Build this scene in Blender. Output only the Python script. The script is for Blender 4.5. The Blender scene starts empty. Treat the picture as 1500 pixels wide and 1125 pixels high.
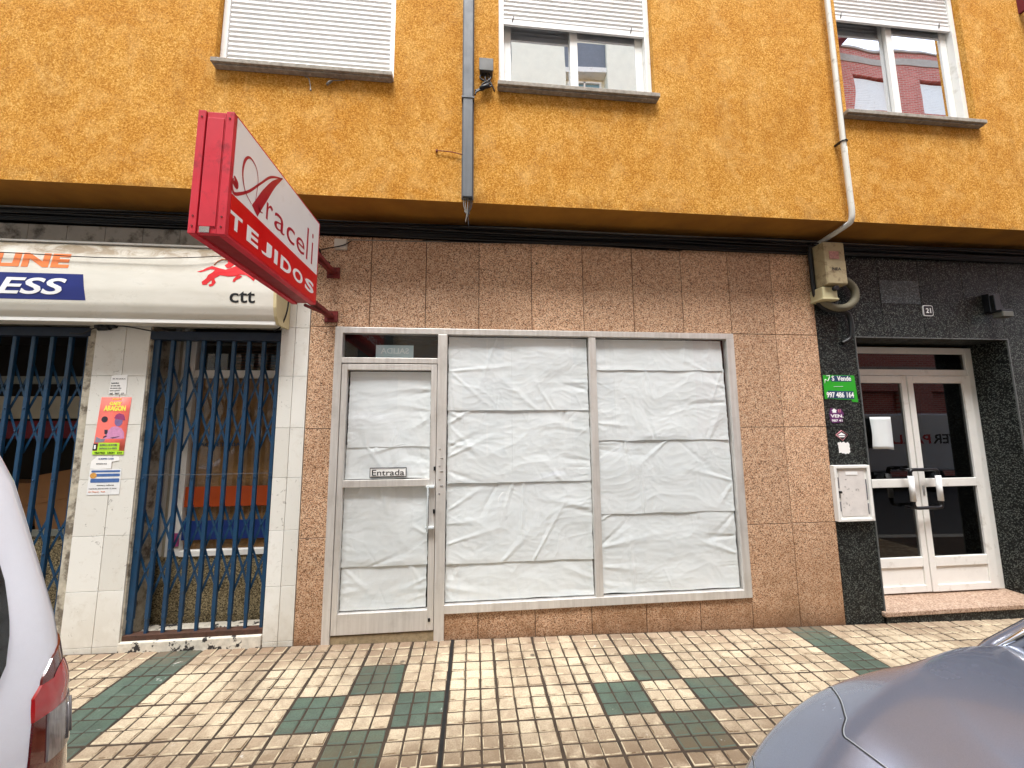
import bpy, bmesh, math, random
from mathutils import Vector, Matrix, noise as mn
PI=math.pi
sc=bpy.context.scene; COL=sc.collection
random.seed(7)
SL=-.0204                                   # the street falls gently to the right
def gz(x): return SL*x
def lin(r,g,b): return tuple(((c/255)/12.92 if c/255<=.04045 else ((c/255+.055)/1.055)**2.4) for c in (r,g,b))+(1,)
# ------------------------------------------------------------------ materials
class NT:
    def __init__(s,name):
        s.m=bpy.data.materials.new(name); s.m.use_nodes=True; s.t=s.m.node_tree; s.n=s.t.nodes; s.l=s.t.links
        s.b=s.n['Principled BSDF']; s.out=s.n['Material Output']
        s.co=s.n.new('ShaderNodeTexCoord').outputs['Object']
        s.geo=None
    def new(s,t,**k):
        n=s.n.new(t)
        for a,v in k.items(): setattr(n,a,v)
        return n
    def noise(s,scale,detail=3,rough=.5,dist=0,vec=None,stretch=None):
        n=s.new('ShaderNodeTexNoise'); n.inputs['Scale'].default_value=scale; n.inputs['Detail'].default_value=detail
        n.inputs['Roughness'].default_value=rough; n.inputs['Distortion'].default_value=dist
        v=vec or s.co
        if stretch:
            mp=s.new('ShaderNodeMapping'); mp.inputs['Scale'].default_value=stretch; s.l.new(v,mp.inputs[0]); v=mp.outputs[0]
        s.l.new(v,n.inputs['Vector']); return n.outputs['Fac']
    def vor(s,scale,feature='F1',out='Distance',rnd=1):
        n=s.new('ShaderNodeTexVoronoi',feature=feature); n.inputs['Scale'].default_value=scale; n.inputs['Randomness'].default_value=rnd
        s.l.new(s.co,n.inputs['Vector']); return n.outputs[out]
    def ramp(s,fac,stops,interp='LINEAR'):
        n=s.new('ShaderNodeValToRGB'); e=n.color_ramp; e.interpolation=interp
        while len(e.elements)>2: e.elements.remove(e.elements[-1])
        for i,(p,c) in enumerate(stops):
            if i<2: el=e.elements[i]; el.position=p
            else: el=e.elements.new(p)
            el.color=c if len(c)==4 else tuple(c)+(1,)
        s.l.new(fac,n.inputs[0]); return n.outputs[0]
    def mix(s,fac,a,b,mode='MIX'):
        n=s.new('ShaderNodeMix',data_type='RGBA',blend_type=mode)
        for i,v in ((0,fac),(6,a),(7,b)):
            if hasattr(v,'is_linked') or isinstance(v,bpy.types.NodeSocket): s.l.new(v,n.inputs[i])
            else: n.inputs[i].default_value=v
        return n.outputs[2]
    def step(s,fac,lo,hi,a=0,b=1):
        n=s.new('ShaderNodeMapRange'); n.inputs[1].default_value=lo; n.inputs[2].default_value=hi; n.inputs[3].default_value=a; n.inputs[4].default_value=b
        s.l.new(fac,n.inputs[0]); return n.outputs[0]
    def island(s):
        return s.new('ShaderNodeNewGeometry').outputs['Random Per Island']
    def mul(s,a,b):
        n=s.new('ShaderNodeMath',operation='MULTIPLY')
        for i,v in ((0,a),(1,b)):
            if isinstance(v,bpy.types.NodeSocket): s.l.new(v,n.inputs[i])
            else: n.inputs[i].default_value=v
        return n.outputs[0]
    def add(s,a,b):
        n=s.new('ShaderNodeMath',operation='ADD')
        for i,v in ((0,a),(1,b)):
            if isinstance(v,bpy.types.NodeSocket): s.l.new(v,n.inputs[i])
            else: n.inputs[i].default_value=v
        return n.outputs[0]
    def sep(s,ax):
        n=s.new('ShaderNodeSeparateXYZ'); s.l.new(s.co,n.inputs[0]); return n.outputs[ax]
    def col(s,v):
        if isinstance(v,bpy.types.NodeSocket): s.l.new(v,s.b.inputs['Base Color'])
        else: s.b.inputs['Base Color'].default_value=v
    def rough(s,v):
        if isinstance(v,bpy.types.NodeSocket): s.l.new(v,s.b.inputs['Roughness'])
        else: s.b.inputs['Roughness'].default_value=v
    def bump(s,h,strength=.5,dist=.01):
        n=s.new('ShaderNodeBump'); n.inputs['Strength'].default_value=strength; n.inputs['Distance'].default_value=dist
        s.l.new(h,n.inputs['Height']); s.l.new(n.outputs[0],s.b.inputs['Normal'])
MATS={}
def plain(name,c,rough=.5,metal=0,var=.12,vs=6,bump=0,bs=80,bd=.002,dirt=None,dirt_s=3,dirt_lo=.5,dirt_hi=.7,coat=0,spec=None,stretch=None):
    t=NT(name); base=c if len(c)==4 else c+(1,)
    dk=tuple(x*(1-var) for x in base[:3])+(1,); lt=tuple(min(1,x*(1+var)) for x in base[:3])+(1,)
    cc=t.ramp(t.noise(vs,5,.6,stretch=stretch),[(.3,dk),(.7,lt)])
    if dirt:
        f=t.step(t.noise(dirt_s,6,.65),dirt_lo,dirt_hi); cc=t.mix(f,cc,dirt)
    t.col(cc); t.b.inputs['Metallic'].default_value=metal
    t.rough(t.step(t.noise(vs*3,4),.3,.7,max(.02,rough-.06),min(1,rough+.08)))
    if coat: t.b.inputs['Coat Weight'].default_value=coat; t.b.inputs['Coat Roughness'].default_value=.03
    if spec is not None: t.b.inputs['Specular IOR Level'].default_value=spec
    if bump: t.bump(t.noise(bs,4,.6),bump,bd)
    MATS[name]=t.m; return t.m
def stucco():
    t=NT('ochre_stucco')
    fine=t.noise(80,6,.85); grain=t.noise(230,2,.6); big=t.noise(2.3,6,.7,.4); mid=t.noise(7,4,.6,.3)
    c1=t.ramp(fine,[(.37,lin(146,90,22)),(.47,lin(190,130,46)),(.54,lin(214,158,70)),(.64,lin(240,200,126))])
    c2=t.ramp(fine,[(.37,lin(136,82,18)),(.48,lin(182,120,38)),(.57,lin(206,146,58)),(.68,lin(230,180,96))])
    c=t.mix(t.step(big,.38,.60,.15,1),c2,c1)
    pt=t.noise(3.6,5,.7,.5); c=t.mix(t.mul(t.step(pt,.50,.68),.20),c,lin(244,208,140)); c=t.mix(t.mul(t.step(mid,.5,.72),.25),c,lin(240,196,120))
    # rain-washed darker streaks
    st=t.noise(2.6,5,.6,stretch=(1.6,1,.35)); c=t.mix(t.mul(t.step(st,.52,.7),.16),c,lin(176,122,46))
    sp=t.noise(46,2,.5); c=t.mix(t.mul(t.step(sp,.70,.76),.55),c,lin(104,66,28))
    z=t.sep(2); us=t.mul(t.step(z,3.55,4.25),t.step(z,4.45,4.27)); sk=t.noise(9,4,.6,stretch=(1,1,.10)); c=t.mix(t.mul(t.mul(us,t.step(sk,.50,.66)),.22),c,lin(120,78,28))
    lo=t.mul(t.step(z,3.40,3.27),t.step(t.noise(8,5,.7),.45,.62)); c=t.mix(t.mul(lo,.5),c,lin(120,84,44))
    t.col(c); t.rough(.95); t.b.inputs['Specular IOR Level'].default_value=.15
    t.bump(t.add(t.mul(fine,.8),t.mul(grain,.6)),.8,.0055); return t.m
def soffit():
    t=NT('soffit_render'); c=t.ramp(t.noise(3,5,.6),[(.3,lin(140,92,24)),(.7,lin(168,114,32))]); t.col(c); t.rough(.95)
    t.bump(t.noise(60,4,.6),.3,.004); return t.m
def granite(name,stops,sc_=150,var=.12,rough=.32,dirtc=None,bottom=False,spec=.35):
    t=NT(name)
    cell=t.new('ShaderNodeTexVoronoi',feature='F1'); cell.inputs['Scale'].default_value=sc_; t.l.new(t.co,cell.inputs['Vector'])
    sepc=t.new('ShaderNodeSeparateColor'); t.l.new(cell.outputs['Color'],sepc.inputs[0])
    fac=t.add(t.mul(sepc.outputs[0],.72),t.mul(t.noise(sc_*.55,3,.6),.36))
    c=t.ramp(fac,stops)
    isl=t.island()
    c=t.mix(t.step(isl,0,1,0,var*2),c,(.0,.0,.0,1),'MIX') if var else c
    if dirtc:
        f=t.mul(t.step(t.noise(1.7,6,.68,.5),.50,.72),.38); c=t.mix(f,c,dirtc)
        if bottom:
            z=t.sep(2); g=t.mul(t.step(z,.95,.05),t.step(t.noise(4,5,.6),.30,.62)); c=t.mix(t.mul(g,.62),c,lin(120,82,48))
            g2=t.mul(t.step(z,.12,-.06),.6); c=t.mix(g2,c,lin(92,66,48))
        sp=t.noise(9,3,.5); c=t.mix(t.mul(t.step(sp,.74,.77),.8),c,(.015,.012,.01,1))
    t.col(c); t.rough(t.step(t.noise(8,4,.6),.3,.7,rough-.05,rough+.15)); t.b.inputs['Specular IOR Level'].default_value=spec
    t.bump(t.noise(sc_,2,.5),.08,.002); return t.m
def paving(name,a,b,dirtc):
    t=NT(name); isl=t.island()
    sn=t.new('ShaderNodeVectorMath',operation='SNAP'); sn.inputs[1].default_value=(.2955,.27,10); of=t.new('ShaderNodeVectorMath',operation='ADD'); of.inputs[1].default_value=(.157,.195,5); t.l.new(t.co,of.inputs[0]); t.l.new(of.outputs[0],sn.inputs[0])
    wn=t.new('ShaderNodeTexWhiteNoise',noise_dimensions='3D'); t.l.new(sn.outputs[0],wn.inputs['Vector'])
    c=t.mix(t.add(t.mul(isl,.5),t.mul(wn.outputs['Value'],.5)),a,b)
    fine=t.noise(120,4,.8); c=t.mix(t.mul(t.step(fine,.42,.62),.42),c,dirtc)
    big=t.noise(2.1,6,.7,.6); f=t.mul(t.step(big,.44,.60),.55); c=t.mix(f,c,dirtc)
    # years of tread: heavier soiling out towards the kerb and in a band along the wall
    y=t.sep(1); near=t.mul(t.step(y,2.30,1.98),t.step(t.noise(3.1,5,.65),.30,.48)); c=t.mix(t.mul(near,.75),c,lin(92,70,48))
    wl=t.mul(t.step(y,2.80,3.02),t.step(t.noise(5,5,.65),.30,.50)); c=t.mix(t.mul(wl,.55),c,lin(118,92,74))
    gum=t.new('ShaderNodeTexVoronoi',feature='F1'); gum.inputs['Scale'].default_value=3.3; t.l.new(t.co,gum.inputs['Vector'])
    c=t.mix(t.mul(t.step(gum.outputs['Distance'],.075,.045),.75),c,lin(64,56,50))
    st=t.noise(1.15,4,.55,1.2); c=t.mix(t.mul(t.step(st,.56,.66),.35),c,lin(96,80,64))
    wh=t.noise(13,3,.6); c=t.mix(t.mul(t.step(wh,.70,.76),.5),c,lin(214,210,200))
    t.col(c); t.rough(t.step(big,.35,.65,.85,.55)); t.b.inputs['Specular IOR Level'].default_value=.3; t.bump(t.noise(140,4,.7),.5,.003); return t.m
def paper_m():
    t=NT('white_paper'); c=t.ramp(t.noise(5,4,.6),[(.3,lin(228,234,234)),(.7,lin(237,242,242))]); t.col(c); t.rough(.62)
    t.b.inputs['Specular IOR Level'].default_value=.3
    h=t.add(t.noise(34,5,.65,.8,stretch=(.5,1,1.8)),t.mul(t.noise(90,3,.5),.25)); t.bump(h,.16,.003); return t.m
def glass_m(name,tint=(1,1,1,1),ior=1.5,extra=0.,rough=.0,wave=0):
    t=NT(name); t.n.remove(t.b); t.b=None
    tr=t.new('ShaderNodeBsdfTransparent'); tr.inputs[0].default_value=tint
    gl=t.new('ShaderNodeBsdfAnisotropic') if False else t.new('ShaderNodeBsdfGlossy'); gl.inputs['Roughness'].default_value=rough; gl.inputs['Color'].default_value=(.95,.97,1,1)
    lw=t.new('ShaderNodeLayerWeight'); lw.inputs[0].default_value=.5; pw5=t.new('ShaderNodeMath',operation='POWER'); pw5.inputs[1].default_value=5; t.l.new(lw.outputs['Facing'],pw5.inputs[0])
    f0=((ior-1)/(ior+1))**2+extra; mx=t.new('ShaderNodeMixShader'); f=t.add(t.mul(pw5.outputs[0],1-f0),f0)
    if wave:
        bp=t.new('ShaderNodeBump'); bp.inputs['Strength'].default_value=wave; bp.inputs['Distance'].default_value=.02
        t.l.new(t.noise(1.6,1,.3),bp.inputs['Height']); t.l.new(bp.outputs[0],gl.inputs['Normal'])
    t.l.new(f,mx.inputs[0]); t.l.new(tr.outputs[0],mx.inputs[1]); t.l.new(gl.outputs[0],mx.inputs[2]); t.l.new(mx.outputs[0],t.out.inputs[0]); return t.m
def alu():
    t=NT('anodised_aluminium'); n=t.noise(40,4,.6,stretch=(1,1,.05)); c=t.ramp(n,[(.3,lin(206,201,194)),(.7,lin(226,222,216))])
    c=t.mix(t.mul(t.step(t.noise(5,5,.65),.5,.72),.3),c,lin(150,142,130)); t.col(c)
    t.b.inputs['Metallic'].default_value=.45; t.rough(t.step(n,.3,.7,.36,.5)); return t.m
def carpaint(name,c,flake=.1,metal=.6,rough=.3,dust=.18):
    t=NT(name); n=t.noise(900,2,.5); cc=t.ramp(n,[(.35,tuple(x*(1-flake) for x in c[:3])),(.65,tuple(min(1,x*(1+flake)) for x in c[:3]))])
    cc=t.mix(t.mul(t.step(t.noise(30,6,.8),.4,.8),dust),cc,lin(120,112,100)); t.col(cc)
    t.b.inputs['Metallic'].default_value=metal; t.rough(t.step(t.noise(9,4,.6),.3,.7,rough,rough+.08)); t.b.inputs['Coat Weight'].default_value=.8; t.b.inputs['Coat Roughness'].default_value=.06; return t.m
def bricks():
    t=NT('red_brick'); b=t.new('ShaderNodeTexBrick'); b.inputs['Color1'].default_value=lin(206,116,104); b.inputs['Color2'].default_value=lin(182,92,80); b.inputs['Mortar'].default_value=lin(190,170,158)
    b.inputs['Scale'].default_value=1; b.inputs['Brick Width'].default_value=.25; b.inputs['Row Height'].default_value=.075; b.inputs['Mortar Size'].default_value=.009
    mp=t.new('ShaderNodeMapping'); mp.inputs['Rotation'].default_value=(PI/2,0,0); t.l.new(t.co,mp.inputs[0]); t.l.new(mp.outputs[0],b.inputs['Vector'])
    t.col(b.outputs['Color']); t.rough(.9); return t.m
def whitetile():
    t=NT('white_wall_tile'); isl=t.island(); c=t.mix(isl,lin(212,209,199),lin(228,226,218))
    c=t.mix(t.mul(t.step(t.noise(11,6,.7,.4),.55,.75),.5),c,lin(196,188,172))
    c=t.mix(t.mul(t.step(t.noise(16,5,.75,1.5),.62,.70),.75),c,lin(120,112,100))
    z=t.sep(2); c=t.mix(t.mul(t.mul(t.step(z,.5,.02),t.step(t.noise(6,5,.6),.3,.6)),.5),c,lin(176,164,142))
    t.col(c); t.rough(.42); t.bump(t.noise(30,3,.5),.06,.002); return t.m
STU=stucco(); SOF=soffit()
PINK=granite('pink_granite',[(.20,lin(84,58,42)),(.33,lin(140,100,72)),(.43,lin(192,146,112)),(.62,lin(216,172,136)),(.80,lin(234,204,172))],185,.10,.34,lin(146,104,70),True)
BLK=granite('black_granite',[(.32,lin(8,9,9)),(.56,lin(22,24,23)),(.70,lin(44,47,45)),(.84,lin(98,102,96))],140,.12,.42,None,spec=.22)
TERZ=granite('speckled_terrazzo',[(.25,lin(52,44,32)),(.45,lin(104,92,68)),(.7,lin(140,126,94)),(.9,lin(168,154,122))],150,.0,.5,lin(90,78,50),spec=.3)
STEPM=granite('step_marble',[(.25,lin(124,98,80)),(.5,lin(166,138,116)),(.8,lin(186,162,142))],110,.0,.4,lin(130,104,84),spec=.3)
CREAM=paving('cream_paving',lin(210,195,166),lin(182,163,136),lin(120,98,76))
EDGE=plain('worn_paving_edge',lin(190,175,145),.9,var=.15,vs=12,dirt=lin(104,84,60),dirt_s=11,dirt_lo=.44,dirt_hi=.60)
GEDGE=plain('worn_green_edge',lin(74,88,76),.8,var=.15,vs=12)
GREEN=paving('green_paving',lin(80,98,82),lin(90,104,90),lin(54,60,52))
JOINT=plain('paving_joint',lin(58,46,34),.95,var=.35,vs=14,bump=.5,bs=60)
PAPER=paper_m(); ALU=alu(); TILE=whitetile(); BRICK=bricks()
GLS=glass_m('clear_glass',ior=1.45); WGL=glass_m('window_glass',(.4,.44,.45,1),1.6,.80,wave=.12); PGL=glass_m('dark_door_glass',(.26,.26,.23,1),1.5,.03,wave=.02)
WHITE=plain('white_lacquer',lin(232,230,224),.4,var=.04,dirt=lin(196,190,178),dirt_s=9,dirt_lo=.58,dirt_hi=.8)
PVC=plain('white_shutter_pvc',lin(238,237,234),.45,var=.03,dirt=lin(206,202,194),dirt_s=7,dirt_lo=.58,dirt_hi=.85)
SILL=plain('weathered_sill',lin(150,142,130),.9,var=.3,vs=30,bump=.5,bs=60,bd=.004,dirt=lin(200,194,182),dirt_s=26,dirt_lo=.62,dirt_hi=.7)
MORT=plain('dark_mortar',lin(40,28,20),.95,var=.2)
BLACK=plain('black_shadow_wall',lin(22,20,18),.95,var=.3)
CABLE=plain('black_cable',lin(15,15,16),.5,var=.25,vs=20)
GCAB=plain('grey_cable',lin(120,116,108),.6,var=.2,vs=20)
CONDUIT=plain('grey_conduit',lin(84,88,92),.6,metal=.0,var=.12,vs=5,stretch=(6,6,.5))
PIPEW=plain('white_pipe',lin(214,212,202),.5,var=.06,dirt=lin(150,144,130),dirt_s=12,dirt_lo=.56,dirt_hi=.72)
RED=plain('red_sign_metal',lin(204,36,54),.5,var=.12,vs=5,dirt=lin(140,28,38),dirt_s=12,dirt_lo=.58,dirt_hi=.76,stretch=None)
REDF=plain('red_sign_face',lin(214,12,20),.35,var=.04)
REDD=plain('dark_red_sign_metal',lin(140,20,26),.5,var=.18)
RUST=plain('rusty_red_metal',lin(112,30,28),.7,var=.3,vs=20,bump=.3)
WFACE=plain('white_sign_face',lin(240,238,234),.35,var=.02,dirt=lin(214,206,194),dirt_s=6,dirt_lo=.60,dirt_hi=.85)
LETR=plain('crimson_lettering',lin(176,16,44),.4,var=.05)
WLET=plain('white_lettering',lin(242,242,240),.4,var=.02)
BLET=plain('black_lettering',lin(22,22,24),.4,var=.05)
GRLET=plain('grey_lettering',lin(110,110,116),.5,var=.1)
ORG=plain('orange_lettering',lin(230,122,60),.45,var=.08)
NAVY=plain('navy_lettering',lin(24,38,112),.35,var=.06)
CTTR=plain('red_lettering',lin(214,38,44),.4,var=.05)
def lbox():
    t=NT('lightbox_acrylic'); c=t.ramp(t.noise(3,4,.6,stretch=(1,1,4)),[(.3,lin(214,210,196)),(.7,lin(226,222,210))])
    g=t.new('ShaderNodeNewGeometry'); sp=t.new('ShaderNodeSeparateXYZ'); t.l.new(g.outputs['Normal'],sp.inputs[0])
    n=t.noise(5,6,.75,.6,stretch=(1.2,1,2.2)); f=t.mul(t.step(sp.outputs[2],.02,.42),t.step(n,.28,.58)); c=t.mix(t.mul(f,.85),c,lin(128,106,72))  # brown on upward faces: dirt plus part of the overhang's shade, painted in
    t.col(c); t.rough(t.step(n,.3,.7,.22,.42)); return t.m
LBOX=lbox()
_unused=plain('lightbox_trim',lin(226,222,210),.28,var=.03,dirt=lin(168,150,116),dirt_s=4,dirt_lo=.52,dirt_hi=.85,stretch=(1,1,3))
CREAMP=plain('cream_plastic',lin(210,196,150),.5,var=.06)
BLUE=plain('blue_gate_paint',lin(13,56,86),.42,var=.14,vs=12,dirt=lin(40,52,66),dirt_s=14,dirt_lo=.56,dirt_hi=.72)
BLUED=plain('dark_blue_gate_paint',lin(10,28,50),.5,var=.15)
RUSTB=plain('rusty_track',lin(66,40,26),.8,var=.4,vs=24,bump=.5)
PLAST=plain('rough_plaster',lin(176,168,150),.95,var=.25,vs=22,bump=.8,bs=40,bd=.006,dirt=lin(104,94,80),dirt_s=10,dirt_lo=.5,dirt_hi=.62)
PEEL=plain('peeling_white_paint',lin(204,196,180),.85,var=.15,vs=30,bump=.8,bs=30,bd=.006,dirt=lin(44,40,38),dirt_s=13,dirt_lo=.54,dirt_hi=.57)
BEIGE=plain('beige_panel',lin(172,164,144),.7,var=.08)
KRAFT=plain('brown_paper',lin(134,100,56),.8,var=.3,vs=5,bump=.6,bs=12,bd=.02)
ORB=plain('orange_band',lin(176,70,18),.5,var=.06)
NAVB=plain('blue_band',lin(14,44,108),.5,var=.06)
CARD=plain('cardboard',lin(150,106,66),.85,var=.15,vs=4,bump=.3,bs=20)
DINT=plain('dark_interior',lin(44,38,32),.9,var=.3,vs=2)
HALL=plain('hall_wall',lin(120,98,70),.9,var=.15)
MBOX=plain('beige_meter_box',lin(168,152,116),.65,var=.12,vs=14,dirt=lin(110,90,62),dirt_s=14,dirt_lo=.5,dirt_hi=.68)
CORR=plain('grey_corrugated_hose',lin(110,104,84),.7,var=.15)
GLIME=plain('green_sticker',lin(34,160,30),.45,var=.05)
NAV2=plain('teal_sticker',lin(28,60,92),.45,var=.05)
PURP=plain('purple_sticker',lin(96,32,96),.5,var=.06)
PINKR=plain('pink_outline',lin(214,140,150),.5,var=.05)
CORAL=plain('coral_poster',lin(250,118,104),.55,var=.05,vs=9)
PYEL=plain('poster_yellow',lin(246,240,96),.5,var=.04)
PGRN=plain('poster_green',lin(176,224,50),.5,var=.06,vs=30)
PPUR=plain('poster_purple',lin(128,104,150),.5,var=.2,vs=40)
PMAG=plain('poster_magenta',lin(150,60,110),.5,var=.15,vs=40)
PSHIRT=plain('poster_lilac',lin(206,140,180),.5,var=.15,vs=40)
PBLU=plain('leaflet_blue',lin(70,104,160),.5,var=.15,vs=30)
LBLUE=plain('pale_blue_card',lin(182,208,214),.5,var=.04)
MIRR=plain('clear_plastic',lin(188,194,194),.2,var=.04)
ASPH=plain('asphalt',lin(70,70,70),.92,var=.25,vs=60,bump=.6,bs=120,bd=.004)
KERB=plain('granite_kerb',lin(150,146,138),.85,var=.2,vs=50,bump=.3)
VANW=carpaint('white_van_paint',lin(228,231,238),.015,0,.32,.05)
GREY=carpaint('grey_car_paint',lin(128,135,152),.10,.5,.20,.06)
SEAM=plain('panel_gap',lin(30,31,34),.8,var=.1)
GAPL=plain('pale_panel_edge',lin(148,154,158),.4,var=.05)
AUTOG=plain('car_glass',lin(10,11,12),.05,var=.05,coat=.5)
TRIM=plain('black_car_trim',lin(16,16,18),.35,var=.1)
CHROME=plain('chrome',lin(226,228,230),.12,metal=1,var=.03)
TYRE=plain('tyre_rubber',lin(24,24,24),.85,var=.15)
RIM=plain('wheel_rim',lin(170,172,176),.35,metal=.8,var=.05)
TAILR=plain('red_lens',lin(160,8,16),.10,var=.25,vs=14,coat=1)
TAILD=plain('dark_red_lens',lin(84,5,10),.10,var=.2,vs=14,coat=1)
TAILC=plain('clear_lens',lin(118,114,112),.14,var=.35,vs=60,coat=1,stretch=(4,4,.2))
PALE=plain('pale_render',lin(238,236,220),.9,var=.05,vs=3)
GREYB=plain('grey_bay_render',lin(120,126,136),.85,var=.06)
CONC=plain('concrete_band',lin(178,168,158),.9,var=.1)
AWN=plain('maroon_awning',lin(110,22,36),.7,var=.15)
ROOFG=plain('roof_grey',lin(110,108,104),.8,var=.2)
# ------------------------------------------------------------------ mesh helpers
class MB:
    def __init__(s): s.v=[]; s.f=[]; s.m=[]; s.mats=[]; s.sm=[]
    def mi(s,mat):
        if mat is None: return 0
        if mat not in s.mats: s.mats.append(mat)
        return s.mats.index(mat)
    def poly(s,pts,mat=None,smooth=False):
        i=len(s.v); s.v+= [tuple(p) for p in pts]; s.f.append(tuple(range(i,i+len(pts)))); s.m.append(s.mi(mat)); s.sm.append(smooth)
    def box(s,x0,x1,y0,y1,z0,z1,mat=None):
        i=len(s.v); s.v+=[(x0,y0,z0),(x1,y0,z0),(x1,y1,z0),(x0,y1,z0),(x0,y0,z1),(x1,y0,z1),(x1,y1,z1),(x0,y1,z1)]
        for f in ((0,3,2,1),(4,5,6,7),(0,1,5,4),(1,2,6,5),(2,3,7,6),(3,0,4,7)): s.f.append(tuple(i+k for k in f)); s.m.append(s.mi(mat)); s.sm.append(False)
    def prism(s,outline,y0,y1,mat=None):          # outline in x,z ; y0 front
        n=len(outline); i=len(s.v); s.v+=[(x,y0,z) for x,z in outline]+[(x,y1,z) for x,z in outline]
        s.f.append(tuple(range(i,i+n))); s.f.append(tuple(range(i+2*n-1,i+n-1,-1))); s.m+=[s.mi(mat)]*2; s.sm+=[False]*2
        for k in range(n):
            s.f.append((i+k,i+n+k,i+n+(k+1)%n,i+(k+1)%n)); s.m.append(s.mi(mat)); s.sm.append(False)
    def tube(s,pts,r,n=8,mat=None,caps=True):
        pts=[Vector(p) for p in pts]; rings=[]; prev=None
        rr=r if isinstance(r,(list,tuple)) else [r]*len(pts)
        for k,p in enumerate(pts):
            t=(pts[min(k+1,len(pts)-1)]-pts[max(k-1,0)]).normalized()
            a=prev if prev is not None else (Vector((0,0,1)) if abs(t.z)<.9 else Vector((1,0,0)))
            a=(a-t*a.dot(t)).normalized(); prev=a; b=t.cross(a)
            i=len(s.v); s.v+=[tuple(p+(a*math.cos(2*PI*q/n)+b*math.sin(2*PI*q/n))*rr[k]) for q in range(n)]; rings.append(i)
        for k in range(len(rings)-1):
            for q in range(n):
                s.f.append((rings[k]+q,rings[k]+(q+1)%n,rings[k+1]+(q+1)%n,rings[k+1]+q)); s.m.append(s.mi(mat)); s.sm.append(True)
        if caps:
            s.f.append(tuple(rings[0]+q for q in range(n-1,-1,-1))); s.f.append(tuple(rings[-1]+q for q in range(n))); s.m+=[s.mi(mat)]*2; s.sm+=[False]*2
    def grid(s,rows,mat=None,smooth=True,close=False):
        i=len(s.v); nr=len(rows); nc=len(rows[0])
        for r in rows: s.v+=[tuple(p) for p in r]
        for a in range(nr-1):
            for b in range(nc if close else nc-1):
                b2=(b+1)%nc
                s.f.append((i+a*nc+b,i+a*nc+b2,i+(a+1)*nc+b2,i+(a+1)*nc+b)); s.m.append(s.mi(mat)); s.sm.append(smooth)
    def build(s,name,mat,parent=None,origin=None,bevel=0,subsurf=0,label=None,cat=None,group=None,kind=None,solid=0,recalc=False,seg=2):
        me=bpy.data.meshes.new(name)
        if parent is not None:
            o=Vector((0,0,0)); p=parent
            while p is not None: o+=p.location; p=p.parent
        else:
            if origin is None:
                xs=[v[0] for v in s.v]; ys=[v[1] for v in s.v]; zs=[v[2] for v in s.v]
                origin=((min(xs)+max(xs))/2,(min(ys)+max(ys))/2,min(zs)) if label else (0,0,0)
            o=Vector(origin)
        me.from_pydata([(v[0]-o.x,v[1]-o.y,v[2]-o.z) for v in s.v],[],s.f)
        for m in (s.mats or [mat]): me.materials.append(m)
        me.polygons.foreach_set('material_index',s.m); me.polygons.foreach_set('use_smooth',s.sm); me.update()
        if recalc:
            bm=bmesh.new(); bm.from_mesh(me); bmesh.ops.recalc_face_normals(bm,faces=bm.faces); bm.to_mesh(me); bm.free()
        ob=bpy.data.objects.new(name,me); COL.objects.link(ob)
        if parent is not None: ob.parent=parent
        else: ob.location=o
        if bevel:
            b=ob.modifiers.new('bevel','BEVEL'); b.width=bevel; b.segments=seg; b.limit_method='ANGLE'; b.angle_limit=math.radians(40)
        if subsurf:
            b=ob.modifiers.new('sub','SUBSURF'); b.levels=subsurf; b.render_levels=subsurf
        if solid:
            b=ob.modifiers.new('solid','SOLIDIFY'); b.thickness=solid; b.offset=0
        tag(ob,label,cat,group,kind); return ob
def tag(o,label=None,cat=None,group=None,kind=None):
    if label: o['label']=label
    if cat: o['category']=cat
    if group: o['group']=group
    if kind: o['kind']=kind
    return o
def empty(name,loc,label=None,cat=None,group=None):
    o=bpy.data.objects.new(name,None); COL.objects.link(o); o.location=loc; o.empty_display_size=.1; return tag(o,label,cat,group)
def spline(pts,n=8,closed=False):
    P=[Vector(p) for p in pts]; out=[]; N=len(P)
    for i in range(N if closed else N-1):
        a,b,c,d=(P[(i-1)%N] if closed or i>0 else P[0]),P[i],P[(i+1)%N],(P[(i+2)%N] if closed or i<N-2 else P[-1])
        for k in range(n):
            t=k/n; out.append(.5*((2*b)+(-a+c)*t+(2*a-5*b+4*c-d)*t*t+(-a+3*b-3*c+d)*t**3))
    if not closed: out.append(P[-1])
    return out
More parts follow.
